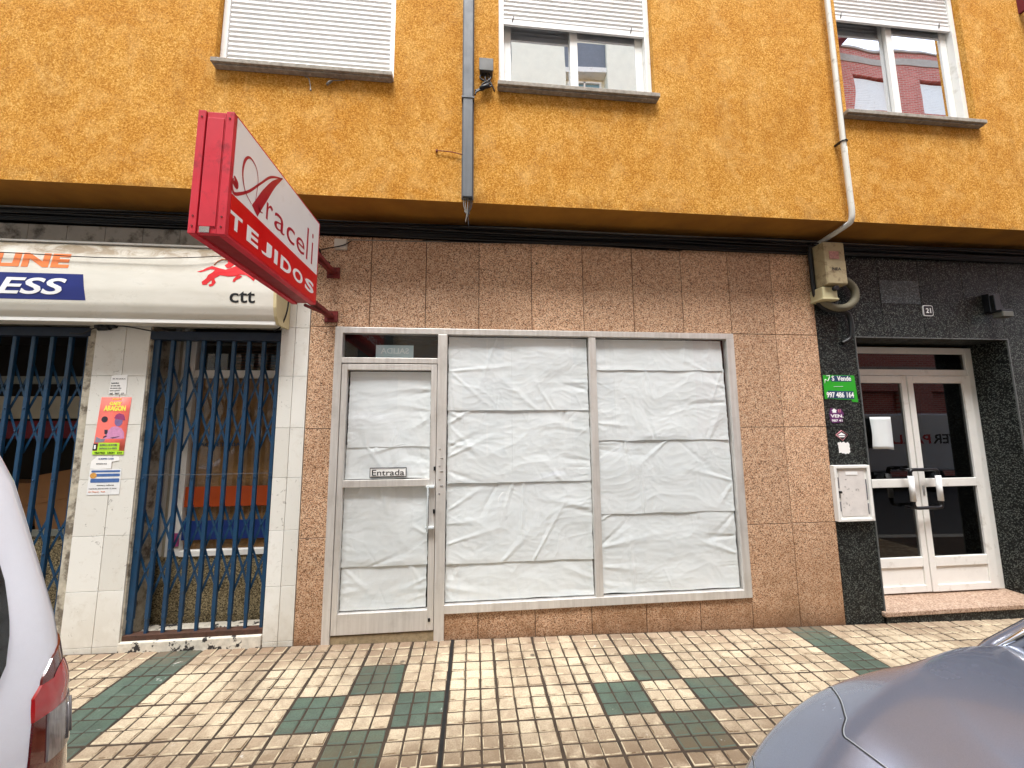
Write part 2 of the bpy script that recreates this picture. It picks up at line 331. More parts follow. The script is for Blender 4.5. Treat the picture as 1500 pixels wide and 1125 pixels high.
def text(name,s,a0,a1,z0,z1,d,mat,parent,face='-Y',bold=0,mirror=False,shear=0,thick=.0012,conform=None,tilt=0):
    """lettering fitted to a rectangle; face '-Y': a is x at depth d ; face '+X': a is y on the plane x=d ; face '-Yb': seen from the -y side on a far wall"""
    cu=bpy.data.curves.new(name,'FONT'); cu.body=s; cu.resolution_u=4; cu.offset=bold; cu.shear=shear
    tmp=bpy.data.objects.new(name+'_t',cu); COL.objects.link(tmp); dg=bpy.context.evaluated_depsgraph_get(); dg.update()
    me=bpy.data.meshes.new_from_object(tmp.evaluated_get(dg)); me.name=name
    bpy.data.objects.remove(tmp); bpy.data.curves.remove(cu)
    bm=bmesh.new(); bm.from_mesh(me); 
    r=bmesh.ops.extrude_face_region(bm,geom=bm.faces[:]); 
    for e in r['geom']:
        if isinstance(e,bmesh.types.BMVert): e.co.z+=1
    xs=[v.co.x for v in bm.verts]; ys=[v.co.y for v in bm.verts]; x0,x1,y0,y1=min(xs),max(xs),min(ys),max(ys)
    o=Vector((0,0,0)); p=parent
    while p is not None: o+=p.location; p=p.parent
    for v in bm.verts:
        u=(v.co.x-x0)/(x1-x0); w=(v.co.y-y0)/(y1-y0); h=v.co.z*thick
        if mirror: u=1-u
        a=a0+(a1-a0)*u; z=z0+(z1-z0)*w+tilt*(a-a0)
        if face=='-Y': q=Vector((a,(conform(z) if conform else d)-h,z))
        elif face=='+Y': q=Vector((a,d+h,z))
        else: q=Vector((d+h,a,z))
        v.co=q-o
    bmesh.ops.recalc_face_normals(bm,faces=bm.faces)
    for f_ in bm.faces: f_.smooth=False; f_.material_index=0
    bm.to_mesh(me); bm.free()
    me.materials.clear(); me.materials.append(mat)
    ob=bpy.data.objects.new(name,me); COL.objects.link(ob); ob.parent=parent; return ob
# ------------------------------------------------------------------ ground
def shear(mb): mb.v=[(x,y,z+gz(x)) for x,y,z in mb.v]
CE=lambda k: -.157+k*(.2865 if k<0 else .2955)
RE=[3.055,2.78,2.505,2.235,1.975,1.705,1.435,1.24]
GRN={(-2,1),(-3,2),(-1,2),(-2,3),(4,1),(3,2),(5,2),(4,3)}
mb=MB(); rnd=random.Random(3)
for k in range(-13,21):
    for r in range(7):
        g=(k,r) in GRN or k in (-7,9) or (k in (-12,14) and r in (1,3))
        x0,x1,y1,y0=CE(k),CE(k+1),RE[r],RE[r+1]
        ja=.004 if k!=0 else .011; jb=.004 if k!=-1 else .008
        n3=3 if r<6 else 2
        for a in range(3):
            for b in range(n3):
                cx0=x0+ja+(x1-x0-ja-jb)*a/3; cx1=x0+ja+(x1-x0-ja-jb)*(a+1)/3; cy0=y0+.003+(y1-y0-.006)*b/n3; cy1=y0+.003+(y1-y0-.006)*(b+1)/n3
                gx=.0024+rnd.uniform(0,.0030); z=rnd.uniform(-.0012,.0008); tx,ty=rnd.uniform(-.001,.001),rnd.uniform(-.001,.001)
                ins=.0062; i=len(mb.v); c=[(cx0+gx,cy0+gx),(cx1-gx,cy0+gx),(cx1-gx,cy1-gx),(cx0+gx,cy1-gx)]
                sg=((1,1),(-1,1),(-1,-1),(1,-1)); j=[(rnd.uniform(-.0022,.0022),rnd.uniform(-.0022,.0022)) for _ in range(4)]
                mb.v+=[(p[0]+q[0],p[1]+q[1],-.009) for p,q in zip(c,j)]
                mb.v+=[(p[0]+q[0]+s_[0]*.0025,p[1]+q[1]+s_[1]*.0025,-.0030+z) for p,q,s_ in zip(c,j,sg)]
                mb.v+=[(p[0]+q[0]+s_[0]*ins,p[1]+q[1]+s_[1]*ins,z+tx*(1 if s_[0]>0 else -1)+ty*(1 if s_[1]>0 else -1)) for p,q,s_ in zip(c,j,sg)]
                m=mb.mi(GREEN if g else CREAM); me_=mb.mi(GEDGE if g else EDGE)
                for L in (0,4):
                    for q in range(4): mb.f.append((i+L+q,i+L+(q+1)%4,i+L+4+(q+1)%4,i+L+4+q)); mb.m.append(me_ if L else m); mb.sm.append(True)
                mb.f.append((i+8,i+9,i+10,i+11)); mb.m.append(m); mb.sm.append(False)
shear(mb); mb.mats=mb.mats
mb.build('pavement',None,kind='structure')
mb=MB(); mb.box(-30,40,1.24,3.4,-.20,-.0065); shear(mb); mb.build('pavement_bed',JOINT,kind='structure')
mb=MB(); mb.box(-.166,-.148,1.24,3.055,-.0055,-.0012); shear(mb); mb.build('expansion_joint',BLACK,kind='structure')
mb=MB()
for k in range(-30,40): mb.box(k+.004,k+.996,1.08,1.24,-.25,-.002)
shear(mb); mb.build('kerb',KERB,kind='structure',bevel=.01)
mb=MB(); mb.box(-80,90,-60,1.08,-.4,-.13); shear(mb); mb.build('road',ASPH,kind='structure')
mb=MB(); mb.box(-80,90,-6.0,-4.6,-.3,-.01); shear(mb); mb.build('far_pavement',KERB,kind='structure')
mb=MB(); mb.box(-300,300,-300,300,-9,-8.0); mb.build('ground',ASPH,kind='structure')
# ------------------------------------------------------------------ our building
B=empty('apartment_building',(0.9,3.3,0),'ochre rendered apartment building with stone clad ground floor shops','building')
def wall_holes(x0,x1,z0,z1,holes,y,depth):
    mb=MB(); xs=sorted({x0,x1,*[h[0] for h in holes],*[h[1] for h in holes]}); zs=sorted({z0,z1,*[h[2] for h in holes],*[h[3] for h in holes]})
    for i in range(len(xs)-1):
        for j in range(len(zs)-1):
            cx,cz=(xs[i]+xs[i+1])/2,(zs[j]+zs[j+1])/2
            if any(h[0]<cx<h[1] and h[2]<cz<h[3] for h in holes): continue
            mb.poly([(xs[i],y,zs[j]),(xs[i+1],y,zs[j]),(xs[i+1],y,zs[j+1]),(xs[i],y,zs[j+1])])
    for a,b,c,d in holes:
        e=y+depth
        mb.poly([(a,y,c),(a,y,d),(a,e,d),(a,e,c)]); mb.poly([(b,y,c),(b,e,c),(b,e,d),(b,y,d)]); mb.poly([(a,y,d),(b,y,d),(b,e,d),(a,e,d)]); mb.poly([(a,y,c),(a,e,c),(b,e,c),(b,y,c)])
    return mb
YF=2.754
WIN=[(-1.945,-.64,4.27,5.75),(.18,1.485,4.27,5.75),(3.235,4.54,4.27,5.75),(5.75,7.0,4.27,5.75),(-6.9,-5.6,4.27,5.75)]
HO=list(WIN)+[(a,b,c+3,d+3) for a,b,c,d in WIN]+[(a,b,c+6,d+6) for a,b,c,d in WIN]
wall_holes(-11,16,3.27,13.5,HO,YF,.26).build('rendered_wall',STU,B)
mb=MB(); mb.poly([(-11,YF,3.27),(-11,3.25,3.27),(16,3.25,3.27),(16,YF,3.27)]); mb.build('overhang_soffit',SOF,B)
mb=MB(); mb.box(-11,16,3.9,10,-.5,13.5); mb.box(-11,16,YF+.2,3.9,13.2,13.5); mb.box(-11.1,-11,2.754,10,-.5,13.5); mb.box(16,16.1,2.754,10,-.5,13.5); mb.build('building_core',BLACK,B)  # unseen black mass added behind the facade to block sky light
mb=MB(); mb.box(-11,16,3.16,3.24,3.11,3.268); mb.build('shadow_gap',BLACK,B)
mb=MB()
for z in (3.42,6.3,9.3): mb.box(-11,16,3.2,3.9,z,z+.15)
for x in (-2.9,-.3,2.3,5.2): mb.box(x,x+.1,3.2,3.9,3.57,13.2)
mb.box(-11,16,3.5,3.52,3.4,13.2); mb.build('inner_floors',DINT,B)
# windows
def shutter(x0,x1,y,z0,z1,parent):
    mb=MB(); z=z0; prof=[]
    mb.box(x0,x1,y-.006,y+.012,z0,z0+.045)
    z=z0+.045; rows=[]
    p=.042
    while z<z1:
        for t in (0,.12,.35,.65,.88,1):
            d={0:.006,.12:-.001,.35:-.006,.65:-.006,.88:-.001,1:.006}[t]
            rows.append((z+p*t,y+d))
        z+=p
    mb.grid([[(x0,b,a) for a,b in rows],[(x1,b,a) for a,b in rows]],smooth=False)
    sh=mb.build('roller_shutter',PVC,parent,bevel=.0015)
    return sh
def window(h,i,drop,dy=0,inner=True):
    x0,x1,z0,z1=h; w=bpy.data.objects.new('window',None); COL.objects.link(w); w.parent=B; w.location=Vector(((x0+x1)/2,2.86,z0))-B.location
    yf=2.845
    mb=MB(); mb.box(x0+.002,x0+.045,yf-.045,yf+.03,z0,z1); mb.box(x1-.045,x1-.002,yf-.045,yf+.03,z0,z1); mb.box(x0+.045,x1-.045,yf,yf+.03,z1-.05,z1); mb.box(x0+.045,x1-.045,yf-.01,yf+.03,z0,z0+.035)
    mb.build('window_frame',WHITE,w,bevel=.003)
    if drop<=z0+.02: drop=z0+.004
    shutter(x0+.046,x1-.046,yf-.026,drop,z1,w)
    if drop>z0+.1:
        m=(x0+x1)/2; fr=MB(); 
        for a,b,yy in ((x0+.045,m+.035,yf+.030),(m-.035,x1-.045,yf+.006)):
            fr.box(a,a+.065,yy,yy+.03,z0+.035,z1-.05); fr.box(b-.065,b,yy,yy+.03,z0+.035,z1-.05)
            fr.box(a+.065,b-.065,yy,yy+.03,z0+.035,z0+.085)
        fr.build('sliding_sash',WHITE,w,bevel=.003)
        for a,b,yy in ((x0+.11,m-.03,yf+.040),(m+.03,x1-.11,yf+.012)):
            g=MB(); g.box(a-.002,b+.002,yy,yy+.004,z0+.085,z1-.05); g.build('pane',WGL,w)
        for xx in (x0+.13,x1-.15):
            hk=MB(); hk.tube([(xx,yf-.036,drop+.075),(xx-.012,yf-.036,drop+.025)],.004,6); hk.build('shutter_stop',TRIM,w)
    s=MB(); n=14; a,b=x0-.012,x1+.012
    if i==0: a,b=x0+.01,x1
    if i==2: a=x0-.05
    for z,y0 in ((z0-.055,2.672),):
        s.prism([(a,z+.020),(a,z+.055),(b,z+.055),(b,z+.020)],2.694,2.84); s.prism([(a+.01,z+.008),(a+.01,z+.020),(b-.01,z+.020),(b-.01,z+.008)],2.712,2.753)
    s.build('window_sill',SILL,w,bevel=.004)
    return w
for i,h in enumerate(HO):
    z0=h[2]; window(h,i%5,{0:z0,1:4.91,2:5.285,3:5.2,4:z0}[i] if i<5 else (z0 if i%2 else z0+.8))
# granite cladding
def panels(name,mat,lst,y=3.06,th=.03,gap=.0052,bev=.0012):
    mb=MB()
    for x0,x1,z0,z1 in lst: mb.box(x0+gap/2,x1-gap/2,y,y+th,z0+gap/2,z1-gap/2)
    return mb.build(name,mat,B,bevel=bev,seg=1)
XJ=[-1.288,-.84,-.403,.03,.47,.912,1.352,1.795,2.235,2.645,3.045]
L=[(XJ[i],XJ[i+1],2.362,3.115) for i in range(10)]
L+=[(-1.288,-1.094,a,b) for a,b in ((-.12,.758),(.758,1.562),(1.562,2.362))]
L+=[(a,b,c,d) for a,b in ((2.236,2.645),(2.645,3.045)) for c,d in ((-.2,.75),(.75,1.55),(1.55,2.362))]
L+=[(a,b,-.2,.19) for a,b in ((-.224,.03),(.03,.464),(.464,.908),(.908,1.347),(1.347,1.794),(1.794,2.236))]
panels('stone_cladding',PINK,L)
mb=MB(); mb.box(-1.288,3.045,3.078,3.16,2.36,3.11); mb.box(-1.288,-1.10,3.078,3.16,-.2,2.36); mb.box(2.24,3.045,3.078,3.16,-.2,2.36); mb.box(-.22,2.24,3.078,3.16,-.2,.185); mb.build('mortar_backing',MORT,B)
# black granite portal
L=[(3.045,3.41,a,b) for a,b in ((-.2,.757),(.757,1.55),(1.55,2.35))]+[(3.045,3.72,2.35,3.115),(3.72,4.14,2.35,3.115),(4.14,4.60,2.35,3.115),(4.60,4.99,2.35,3.115)]
L+=[(4.99+k*.5,5.49+k*.5,a,b) for k in range(14) for a,b in ((-.5,.7),(.7,1.45),(1.45,2.35),(2.35,3.115))]
panels('black_stone_cladding',BLK,L,gap=.003)
mb=MB(); mb.box(4.985,5.03,3.062,3.40,-.2,2.352); mb.box(3.37,3.412,3.062,3.40,-.2,2.352); mb.box(3.41,4.99,3.062,3.40,2.352,2.39); mb.build('portal_reveal',BLK,B,bevel=.002)
mb=MB(); mb.box(3.404,3.413,3.052,3.064,.02,2.349); mb.box(4.986,4.996,3.052,3.064,.02,2.349); mb.box(3.404,4.996,3.052,3.064,2.347,2.356); mb.build('portal_edge_trim',plain('polished_edge',lin(92,94,92),.3,var=.1),B,bevel=.001)
mb=MB(); mb.box(3.38,5.02,3.03,3.42,-.018,.020); mb.build('portal_step',STEPM,B,bevel=.006)
mb=MB(); mb.box(3.045,12,3.092,3.16,-.2,-.02); mb.box(3.40,5.0,3.045,3.092,-.3,-.019); mb.build('step_riser',BLK,B)
mb=MB(); mb.box(3.3,3.40,3.4,3.9,-.1,2.9); mb.box(5.01,5.1,3.4,3.9,-.1,2.9); mb.box(3.3,5.1,3.4,3.9,2.42,2.5); mb.box(3.3,5.1,3.85,3.88,-.1,2.9); mb.box(3.3,5.1,3.42,3.9,-.1,.0); mb.build('hall_interior',HALL,B)
# portal door
PD=bpy.data.objects.new('entrance_door',None); COL.objects.link(PD); PD.parent=B; PD.location=Vector((4.2,3.33,.02))-B.location; PD['label']='white framed double glass entrance door'
mb=MB(); y0,y1=3.325,3.375
mb.box(3.414,3.49,y0,y1,.021,2.325); mb.box(4.905,4.984,y0,y1,.021,2.325); mb.box(3.49,4.905,y0,y1,2.262,2.325); mb.box(3.49,4.905,y0,y1,2.040,2.103)
mb.build('door_frame',WHITE,PD,bevel=.004)
for (a,b,yy) in ((3.494,4.196,3.312),(4.20,4.901,3.305)):
    l=MB(); s1,s2=(.085,.055) if a<4 else (.06,.088)
    l.box(a,a+s1,yy,yy+.04,.034,2.036); l.box(b-s2,b,yy,yy+.04,.034,2.036); l.box(a+s1,b-s2,yy,yy+.04,1.966,2.036); l.box(a+s1,b-s2,yy,yy+.04,.975,1.052)
    l.box(a+s1,b-s2,yy,yy+.04,.255,.342); l.box(a+s1,b-s2,yy,yy+.04,.034,.095); l.box(a+s1,b-s2,yy+.012,yy+.03,.095,.255)
    lf=l.build('door_leaf',WHITE,PD,bevel=.004)
    for z0,z1 in ((.342,.975),(1.052,1.966)):
        g=MB(); g.box(a+s1-.003,b-s2+.003,yy+.018,yy+.024,z0-.003,z1+.003); g.build('glass_pane',PGL,lf)
    if a>4:
        g=MB(); g.box(a+.015,a+.035,yy-.006,yy,.90,.99); g.build('lock_plate',CHROME,lf,bevel=.002)
    x=4.02 if a<4 else 4.305; x2=x-.0
    hb=MB(); hb.tube([(x2,3.235,.86),(x2,3.235,1.09)],.021,12); hd=hb.build('door_handle',WLET,lf)
for z,zz in ((1.145,1.09),(.80,.86)):
    hb=MB()
    hb.tube(spline([(4.02,3.235,zz),(4.02,3.235,z-.02*(1 if z>1 else -1)),(4.05,3.235,z),(4.16,3.235,z),(4.275,3.235,z),(4.305,3.235,z-.02*(1 if z>1 else -1)),(4.305,3.235,zz)],5),.0155,10)
    for x in (4.02,4.305): hb.tube([(x,3.235,z),(x,3.31,z)],.012,8)
    hb.build('handle_bracket',TRIM,PD)
g=MB(); g.box(3.487,4.908,3.345,3.350,2.10,2.265); g.build('transom_pane',PGL,PD)
# shopfront (aluminium)
SF=bpy.data.objects.new('shopfront',None); COL.objects.link(SF); SF.parent=B; SF.location=Vector((.57,3.07,0))-B.location; SF['label']='brushed aluminium shopfront with papered glass'
fy,fb=3.042,3.10
mb=MB(); mb.box(-1.092,-1.034,fy,fb,gz(-1)-.02,2.357); mb.box(-1.034,2.232,fy,fb,2.309,2.357); mb.box(-.296,-.222,fy,fb,-.03,2.309); mb.box(.943,1.003,fy+.004,fb,.248,2.309)
mb.box(2.165,2.233,fy,fb,.186,2.309); mb.box(-.222,2.165,fy,fb,.186,.248); mb.box(-1.034,-.296,fy,fb,2.070,2.114)
mb.build('window_frame',ALU,SF,bevel=.003)
mb=MB(); mb.box(-1.034,-.296,3.056,3.12,-.03,.066); mb.build('threshold',plain('beige_threshold',lin(150,132,102),.8,var=.25,vs=40),SF,bevel=.004)
d=MB(); dy=3.046
d.box(-1.030,-.988,dy,dy+.045,.078,2.064); d.box(-.346,-.300,dy,dy+.045,.078,2.064); d.box(-.988,-.346,dy,dy+.045,2.016,2.064); d.box(-.988,-.346,dy,dy+.045,1.118,1.172); d.box(-.988,-.346,dy,dy+.045,.078,.222)
dd=d.build('shop_door',ALU,SF,bevel=.003)
for z0,z1 in ((.222,1.118),(1.172,2.016)):
    g=MB(); g.box(-.990,-.344,3.066,3.070,z0,z1); g.build('glass_pane',GLS,dd)
h=MB(); h.tube([(-.352,3.012,1.13),(-.352,3.012,.79)],.0065,8)
for z in (1.115,.815): h.box(-.368,-.304,3.010,3.046,z-.008,z+.008)
h.build('door_handle',MIRR,dd,bevel=.003)
h=MB()
for z in (1.25,.93): h.box(-.315,-.300,3.038,3.046,z-.016,z+.016)
h.box(-.34,-.322,3.040,3.046,.14,.165); h.build('lock',TRIM,dd,bevel=.002)
h=MB()
for i,z in enumerate((1.40,1.33,1.27,1.23,1.17,1.12,1.06)):
    h.box(-.275+(i%2)*.012,-.262+(i%2)*.02,3.039,3.042,z-.005,z+.003)
h.build('rivet',CHROME,SF)
for a,b,c,d_ in ((-1.034,-.296,2.114,2.309),(-.222,.943,.248,2.309),(1.003,2.165,.248,2.309)):
    g=MB(); g.box(a,b,3.064,3.069,c,d_); g.build('glass_pane',GLS,SF)
mb=MB(); mb.box(-1.28,2.3,3.62,3.66,-.1,3.1); mb.box(-1.3,-1.26,3.16,3.66,-.1,3.1); mb.box(2.26,2.32,3.16,3.66,-.1,3.1); mb.box(-1.28,2.3,3.16,3.66,-.1,.0); mb.box(-1.28,2.3,3.2,3.66,2.6,2.7); mb.box(-.9,2.2,3.3,3.5,2.32,2.36,None); mb.build('shop_interior',DINT,SF)
# ---- left shop
panels('white_tile_cladding',TILE,
 [(-2.805,-2.60,a,b) for a,b in ((-.1,.085),(.085,.45),(.45,.82),(.82,1.21),(1.21,1.60),(1.60,1.96),(1.96,2.345))]+[(-2.60,-2.434,a,b) for a,b in ((-.1,.085),(.085,.45),(.45,.82),(.82,1.21),(1.21,1.60),(1.60,1.96),(1.96,2.345))],gap=.003)
panels('white_tile_cladding',TILE,[(a,b,c,d_) for a,b in ((-1.5,-1.395),(-1.395,-1.290)) for c,d_ in ((-.1,.055),(.055,.43),(.43,.82),(.82,1.20),(1.20,1.57),(1.57,1.965),(1.965,2.346),(2.346,2.73),(2.73,3.115))],gap=.003)
panels('fascia_strip_tiles',plain('dirty_grey_tile',lin(140,134,124),.6,var=.15,vs=6,dirt=lin(70,62,52),dirt_s=9,dirt_lo=.5,dirt_hi=.66),[(-1.5-.265*(k+1),-1.5-.265*k,2.345,3.115) for k in range(34)],gap=.003)
mb=MB(); mb.box(-11,-1.29,3.075,3.16,2.35,3.11); mb.box(-2.80,-2.44,3.075,3.3,-.1,2.35); mb.box(-1.497,-1.29,3.075,3.3,-.1,2.35); mb.box(-11,-4.75,3.05,3.3,-.1,2.35); mb.build('pillar_core',PLAST,B)
mb=MB(); mb.box(-2.86,-2.807,3.066,3.3,-.1,2.345); mb.box(-2.434,-2.425,3.066,3.3,-.1,2.345); mb.build('plaster_edge',PLAST,B,bevel=.003)
mb=MB(); mb.box(-2.43,-1.503,3.045,3.3,-.1,.108); mb.box(-4.75,-2.86,3.045,3.3,-.1,.16); mb.build('painted_sill',PEEL,B,bevel=.006)
# shop windows behind the gates
LS=bpy.data.objects.new('shop_window',None); COL.objects.link(LS); LS.parent=B; LS.location=Vector((-1.9,3.35,.1))-B.location
mb=MB(); mb.box(-2.35,-2.288,3.33,3.38,.585,2.34); mb.box(-2.288,-1.40,3.33,3.38,1.985,2.048); mb.box(-2.288,-1.40,3.33,3.38,.578,.622); mb.box(-2.288,-1.40,3.33,3.38,2.315,2.36); mb.build('window_frame',WHITE,LS,bevel=.003)
mb=MB(); mb.box(-2.75,-2.352,3.36,3.40,.58,2.4); mb.build('side_panel',BEIGE,LS)
mb=MB(); mb.box(-2.46,-2.432,3.335,3.37,.58,2.4); mb.box(-2.40,-2.372,3.345,3.37,.58,2.4); mb.build('panel_rib',WHITE,LS)
mb=MB(); mb.box(-2.75,-1.40,3.34,3.40,-.1,.578); mb.build('stall_riser',TERZ,LS)
mb=MB(); mb.box(-2.288,-1.40,3.350,3.354,.622,1.985); mb.box(-2.288,-1.40,3.350,3.354,2.048,2.315); mb.build('glass_pane',GLS,LS)
mb=MB(); R=[]
for j in range(40):
    z=.622+1.363*j/39; R.append([(x,3.375+.010*mn.noise(Vector((x*4,z*9,3)))+.005*mn.noise(Vector((x*14,z*20,1))),z) for x in [-2.288+.888*i/30 for i in range(31)]])
mb.grid(R); mb.build('brown_paper_lining',KRAFT,LS)
mb=MB(); mb.box(-2.288,-1.40,3.345,3.3495,.952,1.108); mb.build('orange_band',ORB,LS)
mb=MB(); mb.box(-2.288,-1.40,3.345,3.3495,.700,.845); mb.build('blue_band',NAVB,LS)
text('band_lettering','PAQUETERIA',-2.24,-1.9,1.42,1.455,3.349,NAV2,LS,bold=.02)
mb=MB(); mb.box(-2.34,-2.29,3.322,3.33,.66,.76); mb.build('window_sticker',PMAG,LS)
mb=MB()
for k in range(9): mb.box(-2.05,-1.42,3.40,3.41,2.07+k*.026,2.082+k*.026)
mb.build('vent_grille',RUSTB,LS)
dgf=plain('dull_grey_frame',lin(120,122,112),.6)
for za_,zb_ in ((.745,.79),(1.94,2.0)):
    m=MB(); m.box(-4.9,-2.82,3.42,3.46,za_,zb_); m.build('window_rail',dgf,LS)
mb=MB(); mb.box(-4.9,-2.82,3.45,3.5,1.66,1.84); mb.build('blind_box',BEIGE,LS)
mb=MB(); mb.box(-4.9,-2.82,3.46,3.48,1.50,1.64); mb.build('maroon_band',AWN,LS)
mb=MB(); mb.box(-4.9,-2.82,3.43,3.5,-.1,.745); mb.build('stall_riser',TERZ,LS)
mb=MB(); mb.box(-4.9,-2.7,3.86,3.88,-.1,2.4); mb.box(-4.9,-2.7,3.3,3.88,2.345,2.5); mb.box(-2.86,-2.80,3.3,3.88,-.1,2.4); mb.box(-2.43,-1.3,3.45,3.47,1.98,2.5); mb.build('shop_interior',DINT,LS)
# folding gates
def gate(xs,y,z0,z1,label):
    G=bpy.data.objects.new('folding_gate',None); COL.objects.link(G); G.parent=B; G.location=Vector(((xs[0]+xs[-1])/2,y,z0))-B.location; G['label']=label
    m=MB(); m.box(xs[0]-.03,xs[-1]+.03,y-.035,y+.03,z1-.065,z1); m.build('top_rail',BLUED,G,bevel=.003)
    m=MB(); m.box(xs[0]-.03,xs[-1]+.03,y-.03,y+.03,z0-.002,z0+.035); m.build('bottom_track',RUSTB,G,bevel=.003)
    for k,x in enumerate(xs):
        w=.0125 if k else .022
        m=MB(); m.box(x-w,x+w,y-.012,y-.009,z0+.13,z1-.065); m.box(x-w,x-w+.003,y-.009,y+.010,z0+.13,z1-.065); m.box(x+w-.003,x+w,y-.009,y+.010,z0+.13,z1-.065)
        m.box(x-w*.8,x+w*.8,y-.010,y+.008,z0+.03,z0+.13,RUSTB if False else None)
        for z in (1.722,1.21,.704): m.tube([(x,y-.018,z),(x,y-.008,z)],.006,6)
        m.build('gate_bar',BLUE,G,bevel=.001,seg=1)
    for (p0,p1,p2) in ((2.045,1.722,1.402),(1.009,.704,.390)):
        for k in range(len(xs)-1):
            a,b=xs[k],xs[k+1]; m=MB()
            for (za,zb,yy) in ((p0,p1,.014),(p1,p0,.019),(p1,p2,.014),(p2,p1,.019)):
                dx,dz=b-a,zb-za; n=math.hypot(dx,dz); ox,oz=-dz/n*.0075,dx/n*.0075
                m.prism([(a-ox,za-oz),(b-ox,zb-oz),(b+ox,zb+oz),(a+ox,za+oz)],y+yy,y+yy+.003)
            m.tube([((a+b)/2,y+.008,(p0+p1)/2),((a+b)/2,y+.024,(p0+p1)/2)],.006,6); m.tube([((a+b)/2,y+.008,(p1+p2)/2),((a+b)/2,y+.024,(p1+p2)/2)],.006,6)
            m.build('lattice_link',BLUE,G)
    return G
gate([-2.405+.1095*k for k in range(9)],3.10,.108,2.305,'closed blue folding gate over the narrow doorway')
gate([-2.875-.124*k for k in range(15)][::-1],3.10,.16,2.32,'wide blue folding gate at the left edge')
# ------------------------------------------------------------------ lightbox sign of the left shop
def cy(z):
    P=[(2.93,2.995),(2.915,2.955),(2.88,2.90),(2.80,2.862),(2.68,2.846),(2.55,2.845),(2.44,2.853),(2.375,2.872),(2.345,2.90)]
    if z>=P[0][0]: return P[0][1]
    for (a,b),(c,d) in zip(P,P[1:]):
        if z>=c: t=(a-z)/(a-c); t2=t; return b+(d-b)*t2
    return P[-1][1]
LB=empty('shop_sign',(-3.6,3.0,2.33),'long curved white lightbox sign with orange and navy lettering above the gates','shop sign')
mb=MB(); zs=[2.345+.585*i/36 for i in range(37)]; prof=[(cy(z),z) for z in zs]+[(3.055,2.93)]
prof=[(3.055,2.335),(2.905,2.335)]+prof
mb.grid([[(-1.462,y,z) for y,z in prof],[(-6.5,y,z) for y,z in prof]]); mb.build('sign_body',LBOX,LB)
def capb(x0,x1,off,mat,name):
    m=MB(); n=len(prof); i=len(m.v); pr=[(y-off if y<3.04 else y,z+(off if z>2.9 else (-off if z<2.36 else 0))) for y,z in prof]
    m.v+=[(x0,y,z) for y,z in pr]+[(x1,y,z) for y,z in pr]; m.f+=[tuple(range(n)),tuple(range(2*n-1,n-1,-1))]+[(k,n+k,n+(k+1)%n,(k+1)%n) for k in range(n)]; m.m=[0]*(n+2); m.sm=[False]*(n+2)
    return m.build(name,mat,LB,recalc=True)
capb(-1.463,-1.442,.006,CREAMP,'end_cap')
m=MB(); m.box(-6.5,-1.462,2.885,2.91,2.320,2.345); m.box(-6.5,-1.462,2.95,2.99,2.925,2.94); m.build('edge_trim',WHITE,LB,bevel=.002)
cf=lambda z: cy(z)-.0008
def ribbon(name,quad,mat):
    m=MB(); rows=[]
    (x00,z0),(x01,_),(x11,z1),(x10,_)=quad
    for j in range(13):
        t=j/12; z=z0+(z1-z0)*t; rows.append([(x00+(x10-x00)*t,cf(z),z),(x01+(x11-x01)*t,cf(z),z)])
    m.grid(rows); return m.build(name,mat,LB)
text('orange_lettering','PAQONLINE',-4.15,-2.838,2.672,2.800,0,ORG,LB,bold=.045,conform=cf)
ribbon('navy_panel',[(-4.9,2.462),(-2.705,2.462),(-2.735,2.648),(-4.9,2.648)],NAVY)
text('white_lettering','EXPRESS',-3.92,-2.83,2.497,2.614,0,WLET,LB,bold=.02,shear=.25,conform=lambda z:cy(z)-.0025)
text('black_lettering','ctt',-1.765,-1.592,2.470,2.555,0,BLET,LB,bold=.012,conform=cf)
def cshape(name,polys,mat,par,conf,th=.0012):
    m=MB()
    for P in polys:
        n=len(P); i=len(m.v); m.v+=[(x,conf(z)-th,z) for x,z in P]; m.f.append(tuple(range(i,i+n))); m.m.append(0); m.sm.append(False)
    return m.build(name,mat,par)
# leaping horse emblem
hx,hz=-2.0,2.575
H=lambda pts:[(hx+a*.40,hz+b*.19) for a,b in pts]
body=[(.0,.62),(.07,.60),(.14,.66),(.22,.74),(.30,.73),(.27,.62),(.20,.50),(.17,.36),(.10,.22),(.12,.10),(.19,.12),(.22,.22),(.30,.36),(.40,.50),(.55,.46),(.66,.48),(.74,.56),(.84,.54),(.92,.42),(.98,.30),(1.0,.40),(.95,.56),(.86,.68),(.76,.74),(.74,.86),(.66,.92),(.58,.84),(.48,.74),(.36,.80),(.24,.88),(.16,.80),(.10,.70)]
leg2=[(.22,.50),(.30,.40),(.34,.22),(.30,.08),(.24,.04),(.22,.12),(.27,.16),(.27,.28),(.18,.40)]
leg3=[(.70,.55),(.78,.50),(.74,.40),(.68,.34),(.66,.26),(.62,.26),(.63,.36),(.66,.44)]
rider=[(.50,.80),(.56,.84),(.62,.98),(.60,1.12),(.54,1.22),(.48,1.16),(.50,1.02),(.45,.92)]
cshape('horse_emblem',[H(p) for p in (body,leg2,leg3,rider)],CTTR,LB,lambda z:cy(z)-.0005)
m=MB(); m.tube([(hx+.40*a,cy(hz+.19*b)-.003,hz+.19*b) for a,b in [(.52,1.14),(.40,1.18),(.32,1.08),(.27,.92)]],.003,5); m.build('horse_emblem',ORG,LB)
